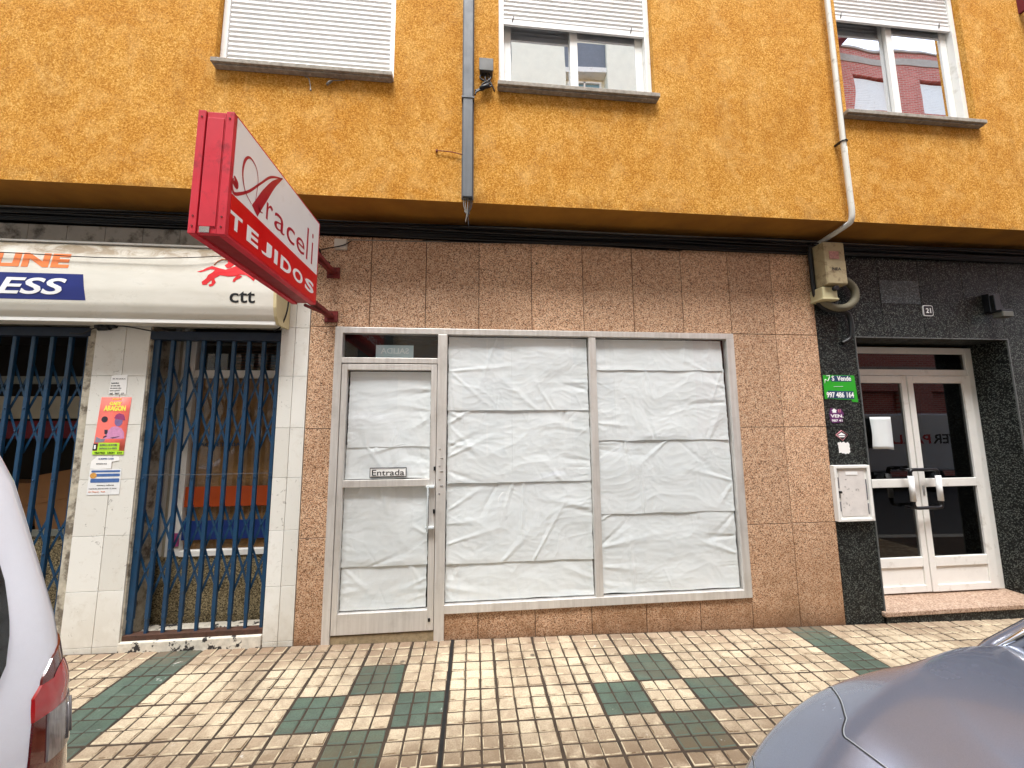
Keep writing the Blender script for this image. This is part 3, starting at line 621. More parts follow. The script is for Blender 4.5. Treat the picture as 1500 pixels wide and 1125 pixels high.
# ------------------------------------------------------------------ projecting red sign
SX=-1.06; S=empty('projecting_sign',(-1.13,2.6,2.385),'red and white double sided box sign projecting from the wall over the pavement','shop sign')
ya,yb,za,zb=1.65,2.58,2.385,2.948
m=MB(); m.box(SX-.140,SX-.004,ya+.02,yb,za+.006,zb-.006); m.build('sign_box',REDD,S,bevel=.003)
m=MB(); m.box(SX-.112,SX-.036,ya-.001,ya+.02,za,zb); m.box(SX-.1085,SX-.0395,ya-.006,ya-.001,za+.03,zb-.03); m.build('end_plate',RED,S,bevel=.003)
for x0,x1 in ((SX-.147,SX-.116),(SX-.032,SX+.001)):
    m=MB(); m.box(x0,x1,ya-.006,ya+.018,za-.003,zb+.003); m.box(x0,x1,ya+.018,yb,zb-.006,zb+.004); m.box(x0,x1,ya+.018,yb,za-.004,za+.008); m.box(x0,x1,yb-.012,yb+.003,za+.008,zb-.006); m.build('frame_profile',RED,S,bevel=.002)
m=MB()
m.box(SX-.10,SX-.06,ya-.0085,ya-.006,za+.002,za+.028); m.build('name_plate',CHROME,S)
m=MB()
for z in (za+.03,za+.075,zb-.03):
    for x in (SX-.130,SX-.016): m.tube([(x,ya-.009,z),(x,ya-.005,z)],.004,8)
m.build('screw',RUST,S)
m=MB(); m.box(SX-.002,SX+.002,ya+.018,yb-.012,2.582,zb-.006); m.build('white_face',WFACE,S)
m=MB(); m.box(SX-.002,SX+.0025,ya+.018,yb-.012,za+.008,2.582); m.build('red_face',REDF,S)
m=MB(); m.box(SX-.145,SX-.1415,ya+.018,yb-.012,2.582,zb-.006,WFACE); m.box(SX-.145,SX-.1415,ya+.018,yb-.012,za+.008,2.582,REDF); m.build('rear_face',None,S)
fx=SX+.0025
for ch,u0,u1 in (('T',1.668,1.752),('E',1.79,1.884),('J',1.915,2.008),('I',2.035,2.068),('D',2.102,2.219),('O',2.243,2.368),('S',2.405,2.53)):
    text('white_lettering',ch,u0,u1,2.432,2.508,fx,WLET,S,face='+X',bold=.03)
fx=SX+.0022
for ch,u0,u1,h in (('r',1.935,1.993,.09),('a',2.014,2.122,.09),('c',2.146,2.240,.09),('e',2.264,2.370,.09),('l',2.398,2.416,.205),('i',2.470,2.488,.205)):
    text('crimson_lettering',ch,u0,u1,2.622,2.622+h,fx,LETR,S,face='+X',bold=-.004)
def stroke(pts,ws,name='swash_letter'):
    P=spline([(0,u,v) for u,v in pts],6); n=len(P); W=[]
    for i in range(n):
        t=i/(n-1)*(len(ws)-1); k=min(int(t),len(ws)-2); W.append(ws[k]+(ws[k+1]-ws[k])*(t-k))
    m=MB(); r=[]
    for i,p in enumerate(P):
        d=(P[min(i+1,n-1)]-P[max(i-1,0)]).normalized(); nn=Vector((0,-d.z,d.y))*W[i]/2
        r.append([(fx+.001,p.y-nn.y,p.z-nn.z),(fx+.001,p.y+nn.y,p.z+nn.z)])
    m.grid(r,smooth=False); return m.build(name,LETR,S)
stroke([(1.672,2.668),(1.690,2.650),(1.690,2.632),(1.668,2.640)],[.010,.026,.026,.02])
stroke([(1.668,2.655),(1.662,2.618),(1.680,2.592),(1.722,2.617),(1.79,2.676),(1.876,2.774),(1.957,2.861),(2.069,2.928)],[.006,.012,.016,.014,.012,.010,.012,.006])
stroke([(1.809,2.62),(1.754,2.652),(1.728,2.72),(1.737,2.789),(1.771,2.829),(1.82,2.821),(1.846,2.773),(1.843,2.701),(1.837,2.652)],[.004,.006,.010,.014,.010,.006,.004,.004,.003])
stroke([(2.062,2.924),(1.985,2.840),(1.915,2.735),(1.837,2.603)],[.006,.034,.052,.058])
stroke([(1.862,2.650),(1.880,2.628),(1.905,2.632)],[.012,.008,.004])
for z in (2.44,2.80):
    m=MB(); m.prism([(0,0)]*0+[(SX-.10,z-.015),(SX-.045,z-.015),(SX-.045,z+.012),(SX-.10,z+.012)],2.58,3.05)
    m.tube([(SX-.075,2.6,z-.055),(SX-.075,3.04,z+.0)],.012,6); m.box(SX-.12,SX-.02,3.045,3.06,z-.045,z+.045); m.build('wall_bracket',RUST,S,bevel=.003)
# ------------------------------------------------------------------ pipes, boxes, cables on the facade
C=empty('cable_duct',(-.062,2.73,3.28),'grey rectangular cable duct running down the ochre wall between two windows','cable duct')
m=MB(); m.box(-.1,-.026,2.70,2.753,3.285,13.4); m.box(-.108,-.1,2.735,2.753,3.285,13.4); m.box(-.026,-.018,2.735,2.753,3.285,13.4); m.build('duct',CONDUIT,C,bevel=.004)
m=MB(); 
for z in (4.1,6.3,8.9): m.box(-.112,-.014,2.696,2.753,z,z+.012)
m.build('duct_clip',CONDUIT,C)
for i,(dx,zz,mt) in enumerate(((.0,3.13,GCAB),(.012,3.06,CABLE),(-.012,3.09,GCAB),(.02,3.16,CABLE),(-.02,3.18,GCAB))):
    m=MB(); m.tube(spline([(-.062+dx*.6,2.725,3.36),(-.06+dx*1.6,2.72,3.24),(-.062+dx*.4,2.72,3.16),(-.064+dx,2.722,zz)],5),.0035,6); m.build('dangling_wire',mt,C)
WP=empty('drain_pipe',(3.11,2.7,3.2),'white plastic drain pipe beside the right hand window bending under the overhang','drain pipe')
m=MB(); m.tube([(3.108,2.70,13.4),(3.108,2.70,6),(3.108,2.70,3.9)]+spline([(3.108,2.70,3.9),(3.112,2.70,3.45),(3.113,2.70,3.33),(3.113,2.715,3.255),(3.113,2.76,3.235),(3.113,2.95,3.215),(3.113,3.10,3.20)],5),.021,12); m.build('pipe',PIPEW,WP)
for z in (3.955,6.6,9.8):
    m=MB(); m.tube([(3.108+.025*math.cos(a),2.70+.025*math.sin(a),z) for a in [i*PI/8 for i in range(17)]],.006,6); m.box(3.075,3.095,2.70,2.754,z-.006,z+.006); m.build('pipe_clamp',TRIM,WP)
J=empty('junction_box',(.078,2.73,4.34),'small dark grey junction box beside the grey duct','junction box')
m=MB(); m.box(.026,.130,2.70,2.754,4.345,4.445); m.box(.022,.134,2.692,2.70,4.341,4.449); m.build('box_body',plain('dark_grey_plastic',lin(78,76,70),.6,var=.1),J,bevel=.006)
m=MB()
for dx in (-.02,.0,.02): m.tube(spline([(.078+dx,2.725,4.35),(.07+dx*2,2.715,4.29),(.085-dx*2,2.72,4.24),(.04+dx,2.72,4.20),(-.01,2.72,4.165+dx)],5),.006,6)
m.tube([(.03,2.72,4.205),(.10,2.715,4.235)],.016,8); m.tube(spline([(.09,2.72,4.30),(.12,2.72,4.25),(.145,2.73,4.20)],5),.006,6); m.build('wire_tangle',CABLE,J)
m=MB(); m.tube(spline([(-.295,2.742,3.672),(-.2,2.738,3.668),(-.10,2.738,3.650)],4),.0035,6); m.tube([(-.30,2.754,3.672),(-.30,2.735,3.672)],.007,8); m.build('iron_pin',RUST,origin=(-.2,2.754,3.66),label='thin rusty iron wire nailed across the ochre wall left of the duct',cat='wire')
m=MB(); m.tube(spline([(-1.29,2.74,4.21),(-1.26,2.73,4.19),(-1.245,2.73,4.14),(-1.24,2.73,4.09)],5),.0035,6); m.tube([(-1.24,2.73,4.10),(-1.238,2.73,4.085)],.006,6); m.build('hanging_wire',GCAB,origin=(-1.25,2.754,4.09),label='short pale wire hanging under the sill of the shuttered window',cat='wire')
m=MB(); m.tube(spline([(-1.02,2.74,4.21),(-1.07,2.735,4.195),(-1.10,2.73,4.18),(-1.125,2.73,4.145)],5),[.003]*5+[.004]*5+[.011]*6,6) if False else m.tube([(-1.0,2.74,4.205),(-1.08,2.735,4.19),(-1.105,2.73,4.17),(-1.125,2.73,4.145)],[.004,.004,.011,.009],6); m.build('lamp_holder',GCAB,origin=(-1.08,2.754,4.14),label='broken pale lamp holder on a dark wire below the shuttered window',cat='lamp holder')
# cables under the overhang
rc=random.Random(11)
for k in range(22):
    z0=3.12+.135*((k*7)%22)/22; y0=3.05+.06*rc.random()-.03*(k%3); ph=rc.random()*9; amp=.004+.012*rc.random()
    pts=[]
    for i in range(90):
        x=-10.5+.3*i; sag=abs(math.sin((x+ph)*1.25))*amp
        pts.append((x,y0+.010*math.sin(x*.7+ph),z0-sag*1.5+.012*math.sin(x*.43+ph)))
    m=MB(); m.tube(pts,.006+.007*rc.random(),6); m.build('overhead_cable',CABLE if k%6 else GCAB,origin=(2.7,3.05,z0-.02),label='cable in the dark bundle strung under the ochre overhang',cat='cable',group='cables strung under the overhang')
m=MB(); m.tube(spline([(-6.4,2.835,2.81),(-4.4,2.84,2.80),(-3.27,2.838,2.786),(-2.58,2.838,2.772),(-1.95,2.835,2.80),(-1.44,2.90,2.90),(-1.25,3.04,3.02)],8),.0035,6); m.build('loose_cable',CABLE,origin=(-3.2,2.84,2.78),label='thin black cable slung in front of the curved lightbox sign',cat='cable')
m=MB(); m.tube(spline([(-1.44,3.00,3.0),(-1.425,2.97,2.80),(-1.415,2.965,2.55),(-1.425,2.96,2.42),(-1.47,2.98,2.33),(-1.55,3.05,2.315)],8),.006,6); m.build('loose_cable',CABLE,origin=(-1.43,3.0,2.3),label='black cable looping down past the right end of the lightbox',cat='cable')
m=MB(); m.tube(spline([(-2.95,3.03,2.27),(-2.86,3.02,2.265),(-2.80,3.02,2.30),(-2.74,3.03,2.325),(-2.6,3.04,2.33),(-2.42,3.05,2.30),(-2.38,3.06,2.30)],8),.0045,6)
for dx,dz,r in ((-.10,.0,.016),(-.06,-.008,.02),(-.02,.003,.017),(-.08,-.02,.012)): m.tube([(-2.66+dx-.03,3.035,2.322+dz),(-2.66+dx+.03,3.03,2.326+dz)],r,7)
m.build('cable_knot',CABLE,origin=(-2.68,3.05,2.3),label='tangled black cable knot on top of the postered white pillar',cat='cable')
m=MB(); m.tube([(-2.40,3.078,1.236),(-1.95,3.08,1.231),(-1.51,3.078,1.235)],.0014,5); m.build('tie_wire',CONDUIT,origin=(-1.95,3.08,1.2),label='thin wire strung level across the narrow closed gate',cat='wire')
m=MB(); m.box(-1.125,-1.03,3.02,3.06,2.992,3.075); m.build('alarm_box',plain('off_white_plastic',lin(200,196,186),.5,var=.08),label='small white plastic box on the stone wall above the sign bracket',cat='junction box',bevel=.006)
m=MB(); m.tube(spline([(-1.5,3.03,2.99),(-1.30,3.04,2.97),(-1.18,3.02,2.985),(-1.05,3.012,3.015),(-1.0,3.03,3.06)],6),.0045,6); m.tube(spline([(-1.24,3.02,2.98),(-1.21,3.0,2.91),(-1.19,3.0,2.87),(-1.14,2.99,2.85)],6),.012,6); m.build('loose_cable',CABLE,origin=(-1.2,3.04,2.85),label='black cable crossing in front of the small white box',cat='cable')
# meter box
MT=empty('meter_box',(3.12,3.06,2.6),'beige electrical meter box with a hose loop, mounted high between pink and black stone','meter box')
m=MB(); m.box(3.03,3.225,2.90,3.06,2.775,3.16); m.build('box_body',MBOX,MT,bevel=.006)
m=MB(); m.box(3.036,3.219,2.893,2.90,2.782,2.985); m.build('box_lid',MBOX,MT,bevel=.004)
m=MB(); m.box(3.075,3.165,2.8965,2.90,3.005,3.075); m.build('warning_label',plain('faded_label',lin(172,120,110),.6,var=.3,vs=60),MT)
text('stencil_lettering','NEA',3.085,3.17,2.90,2.925,2.893,BLET,MT,bold=.02)
m=MB(); m.box(3.01,3.15,2.93,3.06,2.655,2.765); m.box(3.0,3.16,2.925,3.06,2.645,2.665); m.build('lower_box',plain('pale_beige_plastic',lin(190,180,140),.6,var=.1),MT,bevel=.008)
m=MB(); m.tube([(3.12,2.90,2.745),(3.12,2.945,2.745)],.022,10); m.build('knob',TRIM,MT)
m=MB(); pl=spline([(3.225,3.0,2.86),(3.32,3.0,2.85),(3.39,3.0,2.78),(3.385,3.0,2.68),(3.30,3.0,2.61),(3.19,3.0,2.60),(3.10,3.0,2.63),(3.06,3.0,2.67)],12); m.tube(pl,[.030+.003*(i%2) for i in range(len(pl))],10); m.build('corrugated_hose',CORR,MT)
m=MB(); m.tube(spline([(3.015,3.02,3.2),(3.015,3.02,2.95),(3.02,3.02,2.74),(3.06,3.02,2.63),(3.13,3.02,2.585),(3.25,3.02,2.575),(3.32,3.02,2.56),(3.345,3.02,2.50),(3.345,3.02,2.40),(3.33,3.03,2.33),(3.27,3.05,2.29)],8),.019,8); m.build('black_conduit',CABLE,MT)
m=MB(); m.tube(spline([(3.20,3.0,2.77),(3.21,3.0,2.66),(3.18,2.99,2.63),(3.14,2.99,2.64)],6),.010,8); m.build('black_conduit',CABLE,MT)
# number plate 21
N=empty('house_number',(4.185,3.055,2.565),'small black enamel house number plate on black stone above the entrance','house number')
def rrect(x0,x1,z0,z1,r,n=5):
    P=[]
    for cx,cz,a0 in ((x1-r,z1-r,0),(x0+r,z1-r,90),(x0+r,z0+r,180),(x1-r,z0+r,270)):
        for i in range(n+1): a=math.radians(a0+90*i/n); P.append((cx+r*math.cos(a),cz+r*math.sin(a)))
    return P
m=MB(); m.prism(rrect(4.135,4.238,2.562,2.664,.018),3.052,3.06); m.build('plate_border',WLET,N,recalc=True)
m=MB(); m.prism(rrect(4.142,4.231,2.569,2.657,.014),3.050,3.053); m.build('plate',BLET,N,recalc=True)
text('numerals','21',4.160,4.212,2.590,2.636,3.050,WLET,N,bold=.02)
# little lamp
LM=empty('wall_lamp',(4.86,3.0,2.5),'small dark spotlight on a bracket on the black stone above the entrance','wall lamp')
m=MB(); m.prism([(4.80,2.60),(4.90,2.60),(4.87,2.66),(4.81,2.76),(4.795,2.76)],2.98,3.01); m.box(4.79,4.91,3.01,3.06,2.60,2.78); m.build('bracket',TRIM,LM,bevel=.003)
m=MB(); m.box(4.775,4.895,2.93,3.0,2.585,2.603); m.build('lamp_head',TRIM,LM,bevel=.003)
m=MB(); m.box(4.78,4.89,2.925,3.0,2.535,2.585); m.build('lamp_glass',plain('frosted_glass',lin(84,82,72),.4),LM,bevel=.006)
# pale patch left by a removed plaque
m=MB(); m.box(3.72,4.125,3.0565,3.0595,2.675,2.895); m.build('faded_plaque',granite('faded_black_granite',[(.25,lin(44,48,50)),(.6,lin(66,72,74)),(.9,lin(110,116,116))],120,0,.5),label='faded grey rectangle on the black stone between meter box and house number',cat='plaque')
# notice box
NB=empty('notice_case',(3.2,3.05,.757),'white framed metal notice case on the narrow black stone pier','notice case')
m=MB(); m.box(3.035,3.372,3.035,3.059,.757,1.220); m.build('case_back',WHITE,NB,bevel=.003)
m=MB(); m.box(3.035,3.060,3.018,3.035,.757,1.220); m.box(3.347,3.372,3.018,3.035,.757,1.220); m.box(3.060,3.347,3.018,3.035,1.195,1.220); m.box(3.060,3.347,3.018,3.035,.757,.782); m.build('case_frame',WHITE,NB,bevel=.004)
m=MB(); m.box(3.085,3.325,3.031,3.034,.80,1.175); m.build('notice_sheet',plain('blotchy_paper',lin(214,208,202),.7,var=.1,vs=14,dirt=lin(140,134,128),dirt_s=22,dirt_lo=.6,dirt_hi=.7),NB)
m=MB(); m.box(3.15,3.26,3.028,3.031,1.14,1.165); m.build('notice_sheet',WLET,NB)
m=MB()
for a,b in ((.84,.92),(.95,1.0),(1.03,1.12)): m.box(3.072,3.079,3.029,3.033,a,b)
for a,b in ((.81,.90),(.93,1.10)): m.box(3.331,3.337,3.029,3.033,a,b)
m.build('rubber_seal',GRLET,NB)
m=MB(); m.tube([(3.075,3.012,1.0),(3.075,3.03,1.0)],.011,10); m.build('lock',TRIM,NB)
# stickers on black pier
T=empty('green_sticker',(3.21,3.058,1.77),'torn bright green for sale sticker, topmost on the black pier','sticker')
m=MB(); m.prism([(3.056,1.79),(3.10,1.795),(3.20,1.787),(3.31,1.785),(3.318,1.765),(3.374,1.762),(3.362,2.0),(3.25,2.003),(3.10,2.003),(3.058,2.0)],3.0575,3.0588); m.build('sheet',GLIME,T,recalc=True)
m=MB(); m.prism([(3.135,1.945),(3.33,1.945),(3.32,1.998),(3.15,1.998),(3.12,1.97)],3.0568,3.0573); m.prism([(3.08,1.798),(3.34,1.79),(3.337,1.86),(3.09,1.865)],3.0568,3.0573); m.build('dark_band',NAV2,T,recalc=True)
text('white_lettering','S  Vende',3.14,3.325,1.952,1.996,3.0566,WLET,T,bold=.02)
text('white_lettering','997 486 164',3.075,3.337,1.802,1.852,3.0566,WLET,T,bold=.02)
m=MB(); m.tube([(3.068,3.056,1.93),(3.075,3.056,1.965),(3.10,3.056,1.95),(3.115,3.056,1.975),(3.12,3.056,2.0),(3.09,3.056,1.995)],.003,5); m.tube([(3.15,3.056,1.9),(3.24,3.056,1.902)],.0015,5); m.build('logo',WLET,T)
T=empty('purple_sticker',(3.15,3.058,1.56),'torn purple for sale sticker with a small house symbol','sticker')
m=MB(); m.prism([(3.09,1.60),(3.11,1.58),(3.21,1.59),(3.20,1.62),(3.222,1.66),(3.20,1.705),(3.16,1.70),(3.10,1.712),(3.085,1.66)],3.0575,3.0588); m.build('sheet',PURP,T,recalc=True)
text('white_lettering','VEN.',3.092,3.215,1.628,1.656,3.0572,WLET,T,bold=.03); text('white_lettering','987 41',3.10,3.20,1.592,1.612,3.0572,WLET,T,bold=.02)
m=MB(); m.prism([(3.115,1.670),(3.15,1.670),(3.15,1.688),(3.16,1.688),(3.1325,1.708),(3.105,1.688),(3.115,1.688)],3.0565,3.0573); m.build('house_symbol',WLET,T,recalc=True); text('pink_letter','R',3.170,3.183,1.672,1.700,3.0572,PINKR,T,bold=.01); text('pink_letter','I',3.189,3.193,1.672,1.700,3.0572,PINKR,T,bold=.01)
T=empty('diamond_sticker',(3.18,3.058,1.42),'small dark diamond sticker with pink outline on the black pier','sticker')
m=MB(); m.tube([(3.125,3.057,1.478),(3.18,3.057,1.515),(3.236,3.057,1.478),(3.185,3.057,1.43),(3.125,3.057,1.478)],.004,5); m.build('outline',PINKR,T)
m=MB(); m.prism([(3.14,1.474),(3.18,1.498),(3.22,1.474)],3.0565,3.0585); m.prism([(3.15,1.468),(3.21,1.468),(3.205,1.458),(3.155,1.458)],3.0565,3.0585); m.build('emblem',WLET,T,recalc=True)
m=MB(); P=[(3.135,1.33)]; rr=random.Random(5)
P=[(3.14+.10*t+rr.uniform(-.002,.002),1.318+rr.uniform(-.008,.008)) for t in [i/9 for i in range(10)]]+[(3.245+rr.uniform(-.004,.004),1.33+.075*t) for t in [i/5 for i in range(6)]]+[(3.24-.10*t,1.412+rr.uniform(-.007,.007)) for t in [i/9 for i in range(10)]]+[(3.135+rr.uniform(-.006,.006),1.40-.07*t) for t in [i/5 for i in range(5)]]
m.prism(P,3.0572,3.0588); m.build('torn_sticker',WFACE,label='torn white paper scrap, lowest sticker above the notice case',cat='sticker',recalc=True)
m=MB(); m.grid([[(3.728,3.285+.004*math.sin(z*20),z),(3.80,3.281,z),(3.87,3.286,z),(3.94,3.280+.008*(1.64-z),z-.03*(1.64-z))] for z in [1.637-.03*i for i in range(11)]]); m.build('taped_notice',PAPER,solid=.0006,origin=(3.83,3.29,1.33),label='blank white sheet taped behind the glass of the entrance door',cat='notice')
# entrada / salida
T=empty('entrance_plate',(-.66,3.06,1.19),'white Entrada plate stuck on the shop door glass','sign plate')
m=MB(); m.box(-.797,-.522,3.060,3.0655,1.188,1.262); m.build('plate_border',BLET,T)
m=MB(); m.box(-.791,-.528,3.0585,3.0605,1.194,1.256); m.build('plate',WFACE,T); text('lettering','Entrada',-.780,-.538,1.203,1.246,3.0584,BLET,T,bold=.004)
m=MB(); m.box(-.785,-.534,3.0575,3.0583,1.1965,1.1985); m.box(-.785,-.534,3.0575,3.0583,1.2515,1.2535); m.build('inner_line',BLET,T)
T=empty('exit_card',(-.65,3.14,2.116),'pale blue Salida card seen from behind, above the shop door','sign plate')
m=MB(); m.box(-.802,-.503,3.14,3.143,2.116,2.236); m.build('card',LBLUE,T); text('lettering','SALIDA',-.765,-.54,2.165,2.212,3.14,plain('faint_white',lin(226,238,240),.5),T,bold=.02,mirror=True)
# ------------------------------------------------------------------ posters on the pillar
T=empty('concert_poster',(-2.63,3.055,1.385),'coral red concert poster with yellow title on the white tiled pillar','poster')
def tz(x): return 0
m=MB(); m.grid([[(-2.715-.018*(1.8-z)*0-.02*((1.80-z)/.41),3.0573,z),(-2.515-.014*((1.8-z)/.41),3.0573,z)] for z in (1.801,1.70,1.60,1.50,1.388)]); m.build('sheet',CORAL,T,solid=.0006)
m=MB(); m.prism([(-2.735,1.388),(-2.528,1.386),(-2.527,1.412),(-2.735,1.415)],3.056,3.0568); m.prism([(-2.705,1.415),(-2.56,1.415),(-2.562,1.470),(-2.70,1.472)],3.056,3.0568); m.build('green_panel',PGRN,T,recalc=True)
m=MB(); m.prism([(-2.735,1.418),(-2.708,1.418),(-2.706,1.465),(-2.732,1.465)],3.0555,3.0562); m.build('date_block',BLET,T,recalc=True); text('date_numeral','1',-2.726,-2.714,1.428,1.456,3.0554,WLET,T)
text('small_print','DOMINGO 1 DE OCTUBRE',-2.69,-2.575,1.448,1.462,3.0559,GRLET,T); text('small_print','ENTRADAS A LA VENTA',-2.69,-2.575,1.424,1.438,3.0559,GRLET,T); text('small_print','TEATRO   LEON   21H',-2.72,-2.54,1.393,1.406,3.0559,BLET,T,bold=.02)
text('yellow_title','GABY',-2.655,-2.575,1.742,1.768,3.0565,PYEL,T,bold=.05); text('yellow_title','ARAGON',-2.690,-2.545,1.700,1.740,3.0565,PYEL,T,bold=.05); text('small_print','UN SHOW DE',-2.64,-2.58,1.783,1.793,3.0565,PYEL,T)
def disc(cx,cz,rx,rz,n=20,a0=0,a1=360): return [(cx+rx*math.cos(math.radians(a0+(a1-a0)*i/n)),cz+rz*math.sin(math.radians(a0+(a1-a0)*i/n))) for i in range(n)]
m=MB(); m.prism([(-2.67,1.50),(-2.655,1.55),(-2.625,1.585),(-2.595,1.59),(-2.56,1.575),(-2.54,1.545),(-2.536,1.50)],3.0564,3.0568); m.build('printed_shirt',PSHIRT,T,recalc=True)
m=MB(); m.prism(disc(-2.583,1.625,.027,.036),3.0559,3.0563); m.build('printed_face',PPUR,T,recalc=True)
m=MB(); m.prism([(-2.615,1.648),(-2.59,1.640),(-2.54,1.632),(-2.545,1.655),(-2.555,1.675),(-2.585,1.684),(-2.605,1.672)],3.0555,3.0558); m.build('printed_cap',PMAG,T,recalc=True)
m=MB(); m.prism(disc(-2.678,1.640,.021,.022),3.0561,3.0567); m.prism([(-2.672,1.565),(-2.650,1.565),(-2.648,1.545),(-2.655,1.530),(-2.668,1.535)],3.0561,3.0567); m.prism([(-2.675,1.505),(-2.65,1.515),(-2.655,1.525),(-2.672,1.518)],3.0561,3.0567); m.prism([(-2.63,1.507),(-2.60,1.512),(-2.56,1.52),(-2.575,1.512),(-2.61,1.502)],3.0561,3.0567); m.build('printed_motif',plain('poster_black',lin(50,44,56),.5,var=.3,vs=60),T,recalc=True)
m=MB(); m.prism([(-2.725,1.475),(-2.69,1.474),(-2.665,1.480),(-2.66,1.50),(-2.69,1.50),(-2.72,1.515)],3.0565,3.057); m.build('printed_corner',plain('poster_grey',lin(134,130,146),.5,var=.2,vs=60),T,recalc=True)
T=empty('small_notice',(-2.61,3.055,1.82),'small white typed notice taped above the coral concert poster','notice')
m=MB(); m.prism([(-2.672,1.823),(-2.555,1.821),(-2.558,1.970),(-2.665,1.960)],3.0573,3.0580); m.build('sheet',WFACE,T,recalc=True)
for i,(s_,a,b) in enumerate((('SE ALQUILA',-2.655,-2.568),('Local de 60 m2',-2.660,-2.61),('en esta calle',-2.662,-2.60),('para comercio u oficina',-2.664,-2.59),('razon en porteria',-2.665,-2.60),('tel  987  21',-2.666,-2.57))):
    z=1.932-i*.019-(.012 if i else 0); text('lettering',s_,a,b,z,z+.010,3.0572,BLET if i else GRLET,T,bold=.01)
T=empty('torn_leaflet',(-2.63,3.055,1.26),'torn white leaflet between the concert poster and the blue striped leaflet','leaflet')
m=MB(); m.prism([(-2.738,1.29),(-2.69,1.285),(-2.60,1.29),(-2.60,1.335),(-2.55,1.345),(-2.555,1.372),(-2.70,1.375),(-2.735,1.34)],3.0573,3.0580); m.build('sheet',WFACE,T,recalc=True)
text('lettering','ACADEMIA CLASES',-2.69,-2.59,1.352,1.364,3.0572,PBLU,T); text('lettering','INFORMATICA',-2.70,-2.63,1.318,1.326,3.0572,GRLET,T)
T=empty('striped_leaflet',(-2.63,3.055,1.10),'white leaflet with blue stripes, lowest on the tiled pillar','leaflet')
m=MB(); m.prism([(-2.742,1.105),(-2.530,1.105),(-2.530,1.285),(-2.738,1.285)],3.0576,3.0583); m.build('sheet',plain('leaflet_paper',lin(226,226,224),.5,var=.06,vs=30),T,recalc=True)
m=MB()
for a,b in ((1.262,1.276),(1.232,1.252),(1.190,1.218)): m.prism(rrect(-2.726,-2.538,a,b,.006),3.0568,3.0575)
m.build('blue_stripe',PBLU,T,recalc=True)
m=MB(); m.prism(disc(-2.71,1.240,.022,.020),3.0560,3.0567); m.build('orange_dot',plain('ochre_print',lin(206,150,70),.5,var=.2,vs=60),T,recalc=True)
text('lettering','cursos y talleres',-2.68,-2.57,1.165,1.176,3.0574,BLET,T); text('lettering','matricula abierta todo el curso',-2.73,-2.55,1.145,1.153,3.0574,GRLET,T); text('lettering','C/ Mayor  Telf.',-2.73,-2.62,1.120,1.130,3.0574,ORG,T)
# ------------------------------------------------------------------ crumpled paper in the windows
def paper(x0,x1,z0,z1,seed,label,amp=1.0,overlap=.018,nf=26,ragged=1.0,swag=0):
    r=random.Random(seed); nx=max(20,int((x1-x0)/.0075)); nz=max(16,int((z1+overlap-z0)/.0075)); F=[]
    W,Hh=x1-x0,z1-z0
    for k in range(nf):
        big=k<nf*.3
        if r.random()<.55: cx=x0 if r.random()<.5 else x1; cz=r.uniform(z0,z1); ang=r.gauss(0,.5)
        else: cx=r.uniform(x0,x1); cz=r.choice((z0,z1)); ang=PI/2+r.gauss(0,.6)
        L=r.uniform(.25,.65)*min(1,W) if big else r.uniform(.05,.22)
        F.append((cx,cz,math.cos(ang),math.sin(ang),L,r.uniform(.018,.045) if big else r.uniform(.004,.010),(r.uniform(.004,.0075) if big else r.uniform(.0012,.0035))*r.choice((1,1,-1))))
    off=Vector((seed*3.7,seed*1.3,0)); rows=[]
    for j in range(nz+1):
        z=z0+(z1+overlap-z0)*j/nz; row=[]
        for i in range(nx+1):
            x=x0+W*i/nx; p=Vector((x,z,0))+off
            q=Vector((p.x*2.2+.35*mn.noise(p*3),p.y*3.4+.35*mn.noise(p*3+Vector((9,0,0))),0))
            h=.007*mn.noise(q*.8)+.007*(abs(mn.noise(q*.75+Vector((5,5,0))))-.2)
            rg=1-abs(mn.noise(q*1.1+Vector((1,7,0)))); h+=.0022*rg**8
            h+=.0016*abs(mn.noise(q*2.3+Vector((3,1,0))))+.0012*(1-abs(mn.noise(q*5+Vector((8,1,0)))))**5
            h+=.0010*mn.noise(Vector((q.x*7,q.y*11,3)))
            if swag: h+=swag*math.sin((z-(z0+z1)/2-.35*(((x-(x0+x1)/2)/W)**2)*4*Hh)/.055)*.5*max(0,1-abs(z-(z0+z1)/2)/(Hh*.6))
            for cx,cz,ca,sa,L,w,a in F:
                dx,dz=x-cx,z-cz; t=(dx*ca+dz*sa)
                if abs(t)<L:
                    d=abs(-dx*sa+dz*ca)/(w*(.5+abs(t)/L*1.4)); 
                    if d<1: h+=a*(1-d)*(1-abs(t)/L)**.7
            ex=min(x-x0,x1-x)/.035; ed=min(1,max(0,ex)); ez=min(1,max(0,z-z0)/.03)
            puck=.0028*mn.noise(Vector((x*8,z*55,seed)))*(1-ed)
            h=h*amp*(.25+.75*ed)*(.45+.55*ez)+puck
            jx=(.0055*mn.noise(Vector((seed,z*9,2)))+.003*mn.noise(Vector((seed,z*30,2))))*(1-min(1,(x-x0)/.08))-(.0055*mn.noise(Vector((seed+4,z*9,2)))+.003*mn.noise(Vector((seed,z*30,8))))*(1-min(1,(x1-x)/.08))
            jz=.007*ragged*mn.noise(Vector((x*5,seed,6)))*(1-min(1,(z-z0)/.06))
            tt=(z-z0)/(z1+overlap-z0)
            y=3.0845+.010*tt-max(-.012,min(.011,h))-.003
            row.append((x+jx,y,z+jz))
        rows.append(row)
    m=MB(); m.grid(rows); return m.build('paper_sheet',PAPER,origin=((x0+x1)/2,3.085,z0),label=label,cat='paper sheet',group='crumpled paper sheets covering the shop glass')
paper(-.978,-.352,1.418,2.008,1,'crumpled white paper in the upper shop door pane, top sheet',.8,0)
